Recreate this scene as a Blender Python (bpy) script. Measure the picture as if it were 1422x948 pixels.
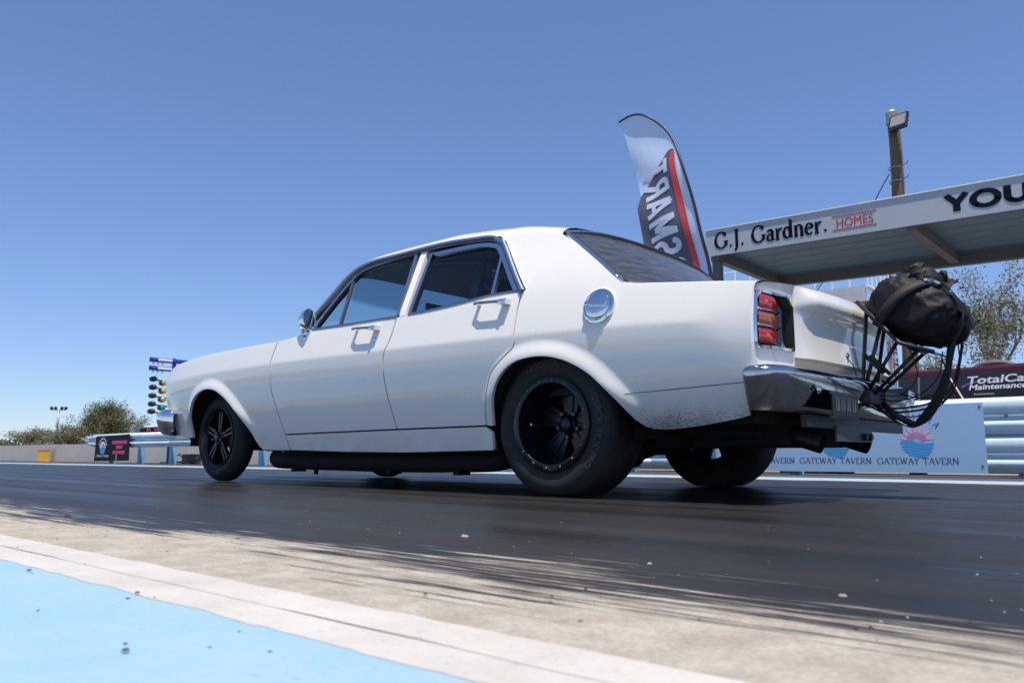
import bpy, bmesh, math, random
from mathutils import Vector, Matrix, noise
from mathutils.geometry import delaunay_2d_cdt

for o in list(bpy.data.objects): bpy.data.objects.remove(o)
SC = bpy.context.scene
COL = SC.collection
R = math.radians
PI = math.pi

# ------------------------------------------------------------------ camera
cam_d = bpy.data.cameras.new('camera'); cam = bpy.data.objects.new('camera', cam_d); COL.objects.link(cam)
cam_d.sensor_width = 36.0; cam_d.lens = 27.848; cam_d.clip_start = 0.05; cam_d.clip_end = 5000
cam.location = (-2.2057, 3.6439, 0.18)
YAW, PITCH = R(48.748), R(8.148)
fwd = Vector((math.cos(YAW)*math.cos(PITCH), -math.sin(YAW)*math.cos(PITCH), math.sin(PITCH)))
cam.rotation_euler = fwd.to_track_quat('-Z', 'Y').to_euler()
cam_d.dof.use_dof = True; cam_d.dof.focus_distance = 3.9; cam_d.dof.aperture_fstop = 7.1
SC.camera = cam
# ------------------------------------------------------------------ sky and sun
SUN = Vector((-0.25, 0.165, 1.0)).normalized()
world = bpy.data.worlds.new('World'); SC.world = world; world.use_nodes = True
wn = world.node_tree.nodes; wl = world.node_tree.links
bg = wn['Background']; sky = wn.new('ShaderNodeTexSky')
sky.sky_type = 'NISHITA'; sky.sun_disc = False
sky.sun_elevation = math.asin(SUN.z); sky.sun_rotation = math.atan2(SUN.x, SUN.y)
sky.altitude = 50; sky.air_density = 1.0; sky.dust_density = 0.0; sky.ozone_density = 4.0
tint = wn.new('ShaderNodeMixRGB'); tint.blend_type = 'MULTIPLY'; tint.inputs[0].default_value = 1.0; tint.inputs[2].default_value = (1.0, 1.14, 1.46, 1)
gam = wn.new('ShaderNodeGamma'); gam.inputs[1].default_value = 0.85
wl.new(sky.outputs[0], gam.inputs[0]); wl.new(gam.outputs[0], tint.inputs[1]); wl.new(tint.outputs[0], bg.inputs[0]); bg.inputs[1].default_value = 0.10
sun_d = bpy.data.lights.new('sun', 'SUN'); sun = bpy.data.objects.new('sun', sun_d); COL.objects.link(sun)
sun_d.energy = 4.7; sun_d.angle = R(0.53); sun_d.color = (1.0, 0.945, 0.86)
sun.rotation_euler = SUN.to_track_quat('Z', 'Y').to_euler(); sun.location = (0, 0, 30)
vs = SC.view_settings
vs.view_transform = 'Standard'; vs.look = 'None'; vs.exposure = 0.35; vs.gamma = 1.0; vs.use_curve_mapping = False

# ------------------------------------------------------------------ materials
def newmat(name):
    m = bpy.data.materials.new(name); m.use_nodes = True
    nt = m.node_tree
    return m, nt.nodes, nt.links, nt.nodes['Principled BSDF']
def mat(name, col, rough=0.5, metal=0.0, vary=0.0, vscale=4.0, bump=0.0, bscale=40.0, coat=0.0, coatr=0.05, spec=0.5,
        emit=None, estr=0.0, island=0.0, trans=0.0, dirt=None, dscale=6.0, damt=0.5):
    m, n, l, b = newmat(name)
    b.inputs['Base Color'].default_value = (*col, 1); b.inputs['Roughness'].default_value = rough
    b.inputs['Metallic'].default_value = metal; b.inputs['Specular IOR Level'].default_value = spec
    b.inputs['Coat Weight'].default_value = coat; b.inputs['Coat Roughness'].default_value = coatr
    if emit: b.inputs['Emission Color'].default_value = (*emit, 1); b.inputs['Emission Strength'].default_value = estr
    geo = n.new('ShaderNodeNewGeometry')
    last = None
    if vary > 0 or island > 0 or dirt:
        mix = n.new('ShaderNodeHueSaturation'); mix.inputs['Color'].default_value = (*col, 1)
        if vary > 0:
            nz = n.new('ShaderNodeTexNoise'); nz.inputs['Scale'].default_value = vscale; nz.inputs['Detail'].default_value = 6
            l.new(geo.outputs['Position'], nz.inputs['Vector'])
            mr = n.new('ShaderNodeMapRange'); mr.inputs[1].default_value = .25; mr.inputs[2].default_value = .75
            mr.inputs[3].default_value = 1-vary; mr.inputs[4].default_value = 1+vary
            l.new(nz.outputs[0], mr.inputs[0]); l.new(mr.outputs[0], mix.inputs['Value'])
        if island > 0:
            mr2 = n.new('ShaderNodeMapRange'); mr2.inputs[3].default_value = 1-island; mr2.inputs[4].default_value = 1+island
            l.new(geo.outputs['Random Per Island'], mr2.inputs[0]); l.new(mr2.outputs[0], mix.inputs['Value'])
            mr3 = n.new('ShaderNodeMapRange'); mr3.inputs[3].default_value = .47; mr3.inputs[4].default_value = .52
            l.new(geo.outputs['Random Per Island'], mr3.inputs[0]); l.new(mr3.outputs[0], mix.inputs['Hue'])
        last = mix.outputs[0]
        if dirt:
            nd = n.new('ShaderNodeTexNoise'); nd.inputs['Scale'].default_value = dscale; nd.inputs['Detail'].default_value = 8
            nd.inputs['Roughness'].default_value = .7
            l.new(geo.outputs['Position'], nd.inputs['Vector'])
            rp = n.new('ShaderNodeMapRange'); rp.inputs[1].default_value = .5; rp.inputs[2].default_value = .75; rp.inputs[4].default_value = damt
            l.new(nd.outputs[0], rp.inputs[0])
            mx = n.new('ShaderNodeMixRGB'); mx.inputs[2].default_value = (*dirt, 1)
            l.new(rp.outputs[0], mx.inputs[0]); l.new(last, mx.inputs[1]); last = mx.outputs[0]
        l.new(last, b.inputs['Base Color'])
    if bump > 0:
        nb = n.new('ShaderNodeTexNoise'); nb.inputs['Scale'].default_value = bscale; nb.inputs['Detail'].default_value = 4
        l.new(geo.outputs['Position'], nb.inputs['Vector'])
        bp = n.new('ShaderNodeBump'); bp.inputs['Strength'].default_value = bump; bp.inputs['Distance'].default_value = .01
        l.new(nb.outputs[0], bp.inputs['Height']); l.new(bp.outputs[0], b.inputs['Normal'])
    if trans > 0:
        out = n['Material Output']; tr = n.new('ShaderNodeBsdfTranslucent'); ms = n.new('ShaderNodeMixShader')
        ms.inputs[0].default_value = trans
        if last: l.new(last, tr.inputs[0])
        else: tr.inputs[0].default_value = (*col, 1)
        l.new(b.outputs[0], ms.inputs[1]); l.new(tr.outputs[0], ms.inputs[2]); l.new(ms.outputs[0], out.inputs[0])
    return m
def glassmat(name, tint, rough=0.02, band=None, dust=0.0):
    m, n, l, b = newmat(name)
    n.remove(b); out = n['Material Output']
    tr = n.new('ShaderNodeBsdfTransparent'); tr.inputs[0].default_value = (*tint, 1)
    if band:   # tinted sun strip across the top of the screen, between two heights
        geo = n.new('ShaderNodeNewGeometry'); sp = n.new('ShaderNodeSeparateXYZ'); l.new(geo.outputs['Position'], sp.inputs[0])
        mr = n.new('ShaderNodeMapRange'); mr.inputs[1].default_value = band[0]; mr.inputs[2].default_value = band[1]
        l.new(sp.outputs[2], mr.inputs[0])
        mx = n.new('ShaderNodeMixRGB'); mx.inputs[1].default_value = (*tint, 1); mx.inputs[2].default_value = (*band[2], 1)
        l.new(mr.outputs[0], mx.inputs[0]); l.new(mx.outputs[0], tr.inputs[0])
    gl = n.new('ShaderNodeBsdfGlossy'); gl.inputs[1].default_value = rough
    lw = n.new('ShaderNodeLayerWeight'); lw.inputs[0].default_value = .5
    pw = n.new('ShaderNodeMath'); pw.operation = 'POWER'; pw.inputs[1].default_value = 5.0; l.new(lw.outputs['Facing'], pw.inputs[0])
    fr = n.new('ShaderNodeMath'); fr.operation = 'MULTIPLY_ADD'; fr.inputs[1].default_value = .95; fr.inputs[2].default_value = .045; l.new(pw.outputs[0], fr.inputs[0])
    ms = n.new('ShaderNodeMixShader'); l.new(fr.outputs[0], ms.inputs[0]); l.new(tr.outputs[0], ms.inputs[1]); l.new(gl.outputs[0], ms.inputs[2])
    last = ms.outputs[0]
    if dust > 0:
        df = n.new('ShaderNodeBsdfDiffuse'); df.inputs[0].default_value = (.5, .5, .5, 1)
        nz = n.new('ShaderNodeTexNoise'); nz.inputs['Scale'].default_value = 14; nz.inputs['Detail'].default_value = 8
        mr = n.new('ShaderNodeMapRange'); mr.inputs[1].default_value = .3; mr.inputs[2].default_value = .8; mr.inputs[3].default_value = dust*.3; mr.inputs[4].default_value = dust
        l.new(nz.outputs[0], mr.inputs[0])
        m2 = n.new('ShaderNodeMixShader'); l.new(mr.outputs[0], m2.inputs[0]); l.new(last, m2.inputs[1]); l.new(df.outputs[0], m2.inputs[2]); last = m2.outputs[0]
    l.new(last, out.inputs[0])
    return m

def paint_material():
    m, n, l, b = newmat('white_car_paint')
    b.inputs['Roughness'].default_value = .30; b.inputs['Coat Weight'].default_value = 1.0; b.inputs['Coat Roughness'].default_value = .03; b.inputs['Coat IOR'].default_value = 1.6
    geo = n.new('ShaderNodeNewGeometry'); sp = n.new('ShaderNodeSeparateXYZ'); l.new(geo.outputs['Position'], sp.inputs[0])
    # rubber and road grime flung on the rear quarter behind the wheel, and a light film along the sills
    nz = n.new('ShaderNodeTexNoise'); nz.inputs['Scale'].default_value = 190; nz.inputs['Detail'].default_value = 6
    vm = n.new('ShaderNodeVectorMath'); vm.operation = 'MULTIPLY'; vm.inputs[1].default_value = (.45, 1, 1); l.new(geo.outputs['Position'], vm.inputs[0]); l.new(vm.outputs[0], nz.inputs['Vector'])
    nl = n.new('ShaderNodeTexNoise'); nl.inputs['Scale'].default_value = 9; nl.inputs['Detail'].default_value = 5
    l.new(geo.outputs['Position'], nl.inputs['Vector'])
    def mrange(src, a, c, lo=0., hi=1.):
        q = n.new('ShaderNodeMapRange'); q.inputs[1].default_value = a; q.inputs[2].default_value = c
        q.inputs[3].default_value = lo; q.inputs[4].default_value = hi; l.new(src, q.inputs[0]); return q.outputs[0]
    def mth(op, a, c):
        q = n.new('ShaderNodeMath'); q.operation = op; q.use_clamp = (op != 'ADD' or True)
        for i, v in enumerate((a, c)):
            if isinstance(v, (int, float)): q.inputs[i].default_value = v
            else: l.new(v, q.inputs[i])
        return q.outputs[0]
    zf = mrange(sp.outputs[2], .455, .29)                    # down the panel
    xf = mrange(sp.outputs[0], -.36, -.42)                   # only behind the rear wheel
    dens = mth('MULTIPLY', zf, xf)
    thr = mth('SUBTRACT', .78, mth('MULTIPLY', dens, .38))
    q = n.new('ShaderNodeMath'); q.operation = 'SUBTRACT'; l.new(nz.outputs[0], q.inputs[0]); l.new(thr, q.inputs[1])
    spk = mth('MULTIPLY', mrange(q.outputs[0], 0.0, .16), xf)
    spk = mth('MULTIPLY', spk, mrange(zf, .02, .12))
    film = mth('MULTIPLY', mrange(sp.outputs[2], .34, .19, 0, .28), mrange(nl.outputs[0], .35, .7))
    film2 = mth('MULTIPLY', mth('MULTIPLY', mth('MULTIPLY', zf, xf), .75), mrange(nl.outputs[0], .2, .65, .5, 1.0))
    mx = n.new('ShaderNodeMixRGB'); mx.inputs[1].default_value = (.82, .775, .695, 1); mx.inputs[2].default_value = (.16, .145, .12, 1)
    l.new(mth('MAXIMUM', film, film2), mx.inputs[0])
    mx2 = n.new('ShaderNodeMixRGB'); mx2.inputs[2].default_value = (.045, .042, .038, 1)
    l.new(mx.outputs[0], mx2.inputs[1]); l.new(mth('MULTIPLY', spk, .6), mx2.inputs[0])
    l.new(mx2.outputs[0], b.inputs['Base Color'])
    nb = n.new('ShaderNodeTexNoise'); nb.inputs['Scale'].default_value = 6; nb.inputs['Detail'].default_value = 2
    l.new(geo.outputs['Position'], nb.inputs['Vector'])
    bp = n.new('ShaderNodeBump'); bp.inputs['Strength'].default_value = .035; bp.inputs['Distance'].default_value = .02
    l.new(nb.outputs[0], bp.inputs['Height']); l.new(bp.outputs[0], b.inputs['Coat Normal']); l.new(bp.outputs[0], b.inputs['Normal'])
    return m

M = {}
M['paint'] = paint_material()
M['chrome'] = mat('chrome', (.78, .78, .78), .07, 1.0, bump=.02, bscale=30)
M['old_chrome'] = mat('worn_chrome', (.50, .50, .51), .10, 1.0, dirt=(.10, .09, .08), dscale=18, damt=.5, bump=.03, bscale=12)
M['steel'] = mat('stainless_trim', (.60, .61, .63), .18, 1.0)
M['trimgrey'] = mat('grey_trim', (.30, .31, .33), .25, .9)
M['black'] = mat('black_paint', (.012, .012, .013), .45)
M['under'] = mat('dark_underbody', (.006, .006, .0065), .8, vary=.3, vscale=12)
M['rimblack'] = mat('black_gloss_rim', (.005, .007, .012), .30, 0, coat=.12, coatr=.1, spec=.35)
M['boltdark'] = mat('dark_bolt', (.10, .10, .105), .35, .8)
M['rubber'] = mat('tyre_rubber', (.015, .0145, .014), .75, vary=.3, vscale=30, dirt=(.065, .056, .045), dscale=7, damt=.5)
M['tyretext'] = mat('tyre_lettering', (.045, .044, .042), .6)
M['trim'] = mat('dark_interior', (.012, .012, .013), .8)
M['seat'] = mat('seat_vinyl', (.015, .015, .017), .45)
M['cage'] = mat('cage_tube', (.03, .03, .033), .35)
M['glass'] = glassmat('side_glass', (.72, .80, .82))
M['screen'] = glassmat('windscreen_glass', (.66, .80, .84), band=(1.135, 1.165, (.28, .40, .46)))
M['back'] = glassmat('rear_glass', (.30, .34, .40), .04, dust=.14)
M['red'] = mat('red_lens', (.42, .008, .006), .10, coat=1)
M['amber'] = mat('amber_lens', (.40, .085, .010), .10, coat=1)
M['glow'] = mat('brake_bulb', (.8, .03, .02), .3, emit=(1, .06, .05), estr=.9)
M['wht'] = mat('white_lettering', (.8, .8, .8), .5)
M['plate'] = mat('plate_face', (.009, .011, .012), .5)
M['nylon'] = mat('black_nylon', (.0085, .0085, .0095), .62, spec=.28, bump=.25, bscale=22)
M['web'] = mat('black_webbing', (.014, .013, .015), .7)
M['yellow'] = mat('yellow_tab', (.75, .55, .03), .6)
M['silver'] = mat('silver_metal', (.26, .27, .28), .4, .8)

# ------------------------------------------------------------------ mesh helpers
def link(o, parent=None):
    COL.objects.link(o)
    if parent is not None: o.parent = parent
    return o
def mesh_obj(name, verts, faces, m, parent=None, smooth=False, mats=None, fmat=None):
    me = bpy.data.meshes.new(name); me.from_pydata([tuple(v) for v in verts], [], faces); me.update()
    if mats:
        for q in mats: me.materials.append(q)
        if fmat: me.polygons.foreach_set('material_index', fmat)
    else: me.materials.append(m)
    if smooth: me.polygons.foreach_set('use_smooth', [True]*len(me.polygons))
    return link(bpy.data.objects.new(name, me), parent)
class B:
    """collects shapes into one mesh"""
    def __init__(s): s.v = []; s.f = []
    def add(s, v, f):
        k = len(s.v); s.v += [tuple(p) for p in v]; s.f += [tuple(i+k for i in q) for q in f]; return s
    def box(s, x0, x1, y0, y1, z0, z1, mtx=None):
        v = [(x, y, z) for x in (x0, x1) for y in (y0, y1) for z in (z0, z1)]
        if mtx is not None: v = [mtx @ Vector(p) for p in v]
        return s.add(v, [(0, 1, 3, 2), (4, 6, 7, 5), (0, 4, 5, 1), (2, 3, 7, 6), (0, 2, 6, 4), (1, 5, 7, 3)])
    def tube(s, path, r, seg=8, cap=True):
        pts = [Vector(p) for p in path]; rr = r if isinstance(r, (list, tuple)) else [r]*len(pts)
        up = None; rings = []
        for i, p in enumerate(pts):
            t = (pts[min(i+1, len(pts)-1)]-pts[max(i-1, 0)]).normalized()
            if up is None: up = t.orthogonal().normalized()
            up = (up - t*up.dot(t)).normalized(); w = t.cross(up)
            rings.append([p+(up*math.cos(2*PI*k/seg)+w*math.sin(2*PI*k/seg))*rr[i] for k in range(seg)])
        v = [q for g in rings for q in g]; f = []
        for i in range(len(pts)-1):
            for k in range(seg):
                a = i*seg+k; b2 = i*seg+(k+1) % seg
                f.append((a, b2, b2+seg, a+seg))
        if cap: f.append(tuple(range(seg-1, -1, -1))); f.append(tuple(range((len(pts)-1)*seg, len(pts)*seg)))
        return s.add(v, f)
    def lathe_y(s, prof, c, seg=48, flip=1, closed=False, deform=None):
        """prof: (radius, y) pairs turned about the y axis through c"""
        v = []; f = []
        n = len(prof)
        for k in range(seg):
            a = 2*PI*k/seg
            for r_, y_ in prof: v.append((c[0]+r_*math.cos(a), c[1]+flip*y_, c[2]+r_*math.sin(a)))
        for k in range(seg):
            for i in range(n if closed else n-1):
                a = k*n+i; b2 = k*n+(i+1) % n; c2 = ((k+1) % seg)*n+(i+1) % n; d = ((k+1) % seg)*n+i
                f.append((a, b2, c2, d) if flip > 0 else (a, d, c2, b2))
        if deform: v = [deform(p) for p in v]
        return s.add(v, f)
    def lathe(s, prof, o, axis, seg=24):
        """prof: (radius, height) pairs turned about an axis through o"""
        ax = Vector(axis).normalized(); u = ax.orthogonal().normalized(); w = ax.cross(u); o = Vector(o)
        v = []; f = []; n = len(prof)
        for k in range(seg):
            a = 2*PI*k/seg; e = u*math.cos(a)+w*math.sin(a)
            for r_, h in prof: v.append(o+e*r_+ax*h)
        for k in range(seg):
            for i in range(n-1):
                a = k*n+i; d = ((k+1) % seg)*n+i
                f.append((a, d, d+1, a+1))
        return s.add(v, f)
    def strip(s, A, Bp, closed=False):
        v = list(A)+list(Bp); n = len(A)
        return s.add(v, [(i, (i+1) % n, n+(i+1) % n, n+i) for i in range(n if closed else n-1)])
    def prism(s, poly, fn, d0, d1):
        """poly in 2D, fn(a, b, d) to 3D, between depths d0 and d1"""
        n = len(poly); v = [fn(a, b2, d0) for a, b2 in poly]+[fn(a, b2, d1) for a, b2 in poly]
        f = [tuple(range(n)), tuple(range(2*n-1, n-1, -1))]+[(i, n+i, n+(i+1) % n, (i+1) % n) for i in range(n)]
        return s.add(v, f)
    def build(s, name, m, parent=None, smooth=False, angle=None, bevel=0.0):
        o = mesh_obj(name, s.v, s.f, m, parent, smooth)
        if angle is not None:
            me = o.data; me.polygons.foreach_set('use_smooth', [True]*len(me.polygons))
            bm = bmesh.new(); bm.from_mesh(me)
            bmesh.ops.recalc_face_normals(bm, faces=bm.faces)
            for e in bm.edges:
                if len(e.link_faces) == 2 and e.calc_face_angle(0) > angle: e.smooth = False
            bm.to_mesh(me); bm.free()
        if bevel > 0:
            bm = bmesh.new(); bm.from_mesh(o.data); bmesh.ops.recalc_face_normals(bm, faces=bm.faces)
            bmesh.ops.bevel(bm, geom=[e for e in bm.edges if len(e.link_faces) == 2 and e.calc_face_angle(0) > .5], offset=bevel, segments=2, profile=.6, affect='EDGES')
            bm.to_mesh(o.data); bm.free()
        return o
def box(name, m, parent, x0, x1, y0, y1, z0, z1, bevel=0.0):
    return B().box(x0, x1, y0, y1, z0, z1).build(name, m, parent, bevel=bevel)
def thing(name, label, cat, loc=(0, 0, 0), group=None):
    o = bpy.data.objects.new(name, None); COL.objects.link(o); o.location = loc; o.empty_display_size = .2
    o['label'] = label; o['category'] = cat
    if group: o['group'] = group
    return o
def tag(o, label, cat, group=None):
    o['label'] = label; o['category'] = cat
    if group: o['group'] = group
    return o
def struct(o): o['kind'] = 'structure'; return o
def stuff(o, label=None, cat=None):
    o['kind'] = 'stuff'
    if label: o['label'] = label
    if cat: o['category'] = cat
    return o
def local(parent, o):
    """keep an object built in world space where it is below an offset parent"""
    if o.parent is parent: o.matrix_parent_inverse = Matrix.Translation(-parent.location)
    return o

def resample(pts, step):
    out = [pts[0]]
    for a, b2 in zip(pts[:-1], pts[1:]):
        d = math.dist(a, b2); n = max(1, int(math.ceil(d/step)))
        for i in range(1, n+1): out.append(tuple(a[k]+(b2[k]-a[k])*i/n for k in range(len(a))))
    return out
def smooth_path(pts, sub=5):
    P = [Vector(p) for p in pts]; out = []
    for i in range(len(P)-1):
        p0 = P[i-1] if i > 0 else P[0]*2-P[1]; p1 = P[i]; p2 = P[i+1]; p3 = P[i+2] if i+2 < len(P) else P[-1]*2-P[-2]
        for k in range(sub):
            t = k/sub
            out.append(tuple(.5*((2*p1)+(p2-p0)*t+(2*p0-5*p1+4*p2-p3)*t*t+(3*p1-p0-3*p2+p3)*t**3)))
    out.append(tuple(P[-1])); return out
def count_resample(pts, n):
    L = [0]
    for a, b2 in zip(pts[:-1], pts[1:]): L.append(L[-1]+math.dist(a, b2))
    out = []; j = 0
    for i in range(n):
        t = L[-1]*i/(n-1)
        while j < len(L)-2 and L[j+1] < t: j += 1
        u = (t-L[j])/max(1e-9, L[j+1]-L[j]); out.append(tuple(pts[j][k]+(pts[j+1][k]-pts[j][k])*u for k in range(len(pts[0]))))
    return out
def offset_path(pts, d):
    out = []
    for i in range(len(pts)):
        a = Vector(pts[max(i-1, 0)]); c = Vector(pts[min(i+1, len(pts)-1)]); t = (c-a).normalized()
        out.append((pts[i][0]-t.y*d, pts[i][1]+t.x*d))
    return out
def area2(poly): return sum(poly[i-1][0]*poly[i][1]-poly[i][0]*poly[i-1][1] for i in range(len(poly)))
def inset(poly, d):
    """move a closed outline inwards"""
    s = 1 if area2(poly) > 0 else -1; n = len(poly); out = []
    for i in range(n):
        p = Vector(poly[i]); a = (p-Vector(poly[i-1])); c = (Vector(poly[(i+1) % n])-p)
        if a.length < 1e-7 or c.length < 1e-7: out.append(tuple(p)); continue
        a.normalize(); c.normalize()
        na = Vector((-a.y, a.x)); nc = Vector((-c.y, c.x)); b2 = (na+nc)
        if b2.length < .2: out.append(tuple(p)); continue
        b2.normalize(); k = 1/max(.5, b2.dot(na)); q = p+b2*d*k*s; out.append((q.x, q.y))
    return out
def inside(poly, x, y):
    c = False; j = len(poly)-1
    for i in range(len(poly)):
        xi, yi = poly[i]; xj, yj = poly[j]
        if (yi > y) != (yj > y) and x < (xj-xi)*(y-yi)/(yj-yi)+xi: c = not c
        j = i
    return c
def seg_dist(pl, x, y, closed=False):
    best = 1e9; n = len(pl)
    for i in range(n if closed else n-1):
        ax, ay = pl[i]; bx, by = pl[(i+1) % n]; dx, dy = bx-ax, by-ay; q = dx*dx+dy*dy
        t = 0 if q < 1e-12 else max(0, min(1, ((x-ax)*dx+(y-ay)*dy)/q))
        d = (x-ax-t*dx)**2+(y-ay-t*dy)**2
        if d < best: best = d
    return math.sqrt(best)

# ------------------------------------------------------------------ lettering
def font_poly(txt, bold=0.0, spacing=1.0):
    c = bpy.data.curves.new('lettering', 'FONT'); c.body = txt; c.size = 1.0; c.offset = bold; c.space_character = spacing; c.resolution_u = 4
    o = bpy.data.objects.new('lettering', c); COL.objects.link(o)
    dg = bpy.context.evaluated_depsgraph_get(); me = bpy.data.meshes.new_from_object(o.evaluated_get(dg))
    v = [(p.co.x, p.co.y) for p in me.vertices]; f = [tuple(q.vertices) for q in me.polygons]
    bpy.data.objects.remove(o); bpy.data.curves.remove(c); bpy.data.meshes.remove(me)
    x0 = min(p[0] for p in v); y1 = max(p[1] for p in v); y0 = min(p[1] for p in v)
    return [(p[0]-x0, p[1]) for p in v], f, max(p[0] for p in v)-x0, y0, y1
def arc(cx, cy, rx, ry, a0, a1, n=14): return [(cx+rx*math.cos(R(a0+(a1-a0)*i/n)), cy+ry*math.sin(R(a0+(a1-a0)*i/n))) for i in range(n+1)]
S_ = lambda x, y, w=.13: [(x-w, y), (x+w, y)]
GL = {  # pen strokes of a roman face: (advance, strokes)
 'G': (.92, [arc(.44, .5, .40, .5, 48, 330), [(.80, .40), (.80, .10)], S_(.80, .40, .15), [(.72, .96), (.74, .74)]]),
 '.': (.30, ['dot']),
 'J': (.42, [[(.24, 1), (.24, .05)]+arc(.02, .0, .22, .25, 0, -80, 6), S_(.24, 1, .15)]),
 'a': (.56, [[(.42, .06), (.42, .42)]+arc(.26, .44, .16, .2, 10, 160, 7), arc(.25, .18, .18, .18, 0, 360), [(.42, .10), (.47, .02), (.56, .05)]]),
 'r': (.46, [[(.14, 0), (.14, .62)], S_(.14, 0, .14), [(.02, .6), (.14, .63)], [(.14, .42), (.24, .58), (.40, .62)], [(.36, .62), (.42, .54)]]),
 'd': (.64, [arc(.26, .32, .21, .32, 0, 360), [(.50, 1.04), (.50, .04), (.62, .01)], [(.38, 1.02), (.50, 1.05)]]),
 'n': (.66, [[(.14, 0), (.14, .62)], S_(.14, 0, .13), [(.02, .6), (.14, .63)], [(.14, .44)]+arc(.33, .44, .18, .2, 150, 0, 7)+[(.51, 0)], S_(.51, 0, .12)]),
 'e': (.54, [arc(.27, .32, .22, .32, 10, 320), [(.07, .37), (.47, .37)]]),
 'A': (.80, [[(.08, 0), (.40, 1)], [(.40, 1), (.74, 0)], [(.2, .36), (.6, .36)], S_(.08, 0, .1), S_(.73, 0, .12)]),
 'T': (.72, [[(.36, 0), (.36, 1)], [(.03, 1), (.69, 1)], S_(.36, 0), [(.03, 1), (.03, .82)], [(.69, 1), (.69, .82)]]),
 'E': (.66, [[(.14, 0), (.14, 1)], [(.02, 1), (.56, 1)], [(.14, .52), (.46, .52)], [(.02, 0), (.60, 0)], [(.56, 1), (.56, .84)], [(.60, 0), (.62, .18)]]),
 'W': (1.08, [[(.08, 1), (.32, 0)], [(.32, 0), (.54, 1)], [(.54, 1), (.76, 0)], [(.76, 0), (1.0, 1)], S_(.08, 1, .1), S_(1., 1, .08)]),
 'Y': (.74, [[(.08, 1), (.37, .48), (.37, 0)], [(.66, 1), (.37, .48)], S_(.37, 0), S_(.08, 1, .09), S_(.67, 1, .08)]),
 'V': (.78, [[(.08, 1), (.40, 0)], [(.40, 0), (.72, 1)], S_(.08, 1, .1), S_(.72, 1, .08)]),
 'R': (.74, [[(.14, 0), (.14, 1)], [(.02, 1), (.36, 1)]+arc(.36, .74, .22, .26, 90, -90, 8)+[(.14, .48)], [(.34, .48), (.68, 0)], S_(.14, 0, .12), S_(.68, 0, .08)]),
 'N': (.86, [[(.14, 0), (.14, 1)], [(.14, 1), (.72, 0)], [(.72, 0), (.72, 1)], S_(.14, 0, .1), S_(.1, 1, .09), S_(.72, 1, .1)]),
 'M': (1.0, [[(.14, 0), (.16, 1)], [(.16, 1), (.48, .06)], [(.48, .06), (.82, 1)], [(.82, 1), (.86, 0)], S_(.14, 0, .1), S_(.86, 0, .12)]),
 'I': (.34, [[(.17, 0), (.17, 1)], S_(.17, 0, .13), S_(.17, 1, .13)]),
 'L': (.62, [[(.14, 0), (.14, 1)], S_(.14, 1, .13), [(.02, 0), (.56, 0)], [(.56, 0), (.58, .2)]]),
 'D': (.82, [[(.14, 0), (.14, 1)], [(.02, 1), (.34, 1)]+arc(.34, .5, .40, .5, 90, -90, 12)+[(.02, 0)]]),
 'U': (.80, [[(.14, 1), (.14, .34)]+arc(.40, .32, .26, .32, 180, 360, 10)+[(.66, 1)], S_(.14, 1), S_(.66, 1, .1)]),
 ' ': (.42, [])}
def serif_poly(txt, thick=.085, thin=.032, cut=0):
    """roman capitals and small letters drawn with a broad pen; returns 2D verts, faces, width"""
    V, F = [], []; x = 0
    def poly(p): k = len(V); V.extend(p); F.append(tuple(range(k, k+len(p))))
    for ch in txt:
        adv, st = GL[ch]
        for s in st:
            if s == 'dot': poly([(x+.15+.085*math.cos(PI*i/6), .08+.085*math.sin(PI*i/6)) for i in range(12)]); continue
            hw = []
            if cut: s = resample(s, cut)
            for a, b2 in zip(s[:-1], s[1:]):
                dx, dy = b2[0]-a[0], b2[1]-a[1]; L = math.hypot(dx, dy) or 1e-6
                k = abs(dy)/L; w = thin+(thick-thin)*k**1.3
                if dx*dy > 0 and abs(dx) > .15*L: w = thin+(w-thin)*.45    # up strokes are thin
                nx, ny = -dy/L*w, dx/L*w
                poly([(x+a[0]+nx, a[1]+ny), (x+a[0]-nx, a[1]-ny), (x+b2[0]-nx, b2[1]-ny), (x+b2[0]+nx, b2[1]+ny)]); hw.append(w)
            for i in range(1, len(s)-1):
                w = min(hw[i-1], hw[i]); poly([(x+s[i][0]+w*math.cos(PI*q/4), s[i][1]+w*math.sin(PI*q/4)) for q in range(8)])
        x += adv+.06
    return V, F, x
def letters_each(txt, bold, fn, m, parent, fix, spacing=1.0):
    """each character an object of its own; fn gets text coordinates scaled so that the text is 1 wide and 1 high"""
    _, _, W, y0, y1 = font_poly(txt, bold, spacing)
    for i, c in enumerate(txt):
        v, f, g, _, _ = font_poly(c, bold); x0 = font_poly(txt[:i+1], bold, spacing)[2]-g
        fix(mesh_obj('letter', [fn((a+x0)/W, (b2-y0)/(y1-y0)) for a, b2 in v], f, m, parent))
def glyphs_each(txt, thick, thin, fn, m, parent, fix, glyphs=None, cut=0):
    save = dict(GL)
    if glyphs: GL.update(glyphs)
    W = sum(GL[c][0]+.06 for c in txt)-.06; x = 0
    for c in txt:
        if c != ' ':
            v, f, w = serif_poly(c, thick, thin, cut); vo = {}
            for q, face in enumerate(f):
                for i_ in face: vo[i_] = .0003*(q % 9)
            fix(mesh_obj('letter', [fn((a+x)/W, b2, vo[q]) for q, (a, b2) in enumerate(v)], f, m, parent))
        x += GL[c][0]+.06
    GL.clear(); GL.update(save)
def letters(name, VF, fn, m, parent):
    v, f = VF[0], VF[1]
    o = mesh_obj(name, [fn(a, b2) for a, b2 in v], f, m, parent)
    if name == 'lettering': o['kind'] = 'stuff'      # print too small to pick apart
    return o

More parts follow.
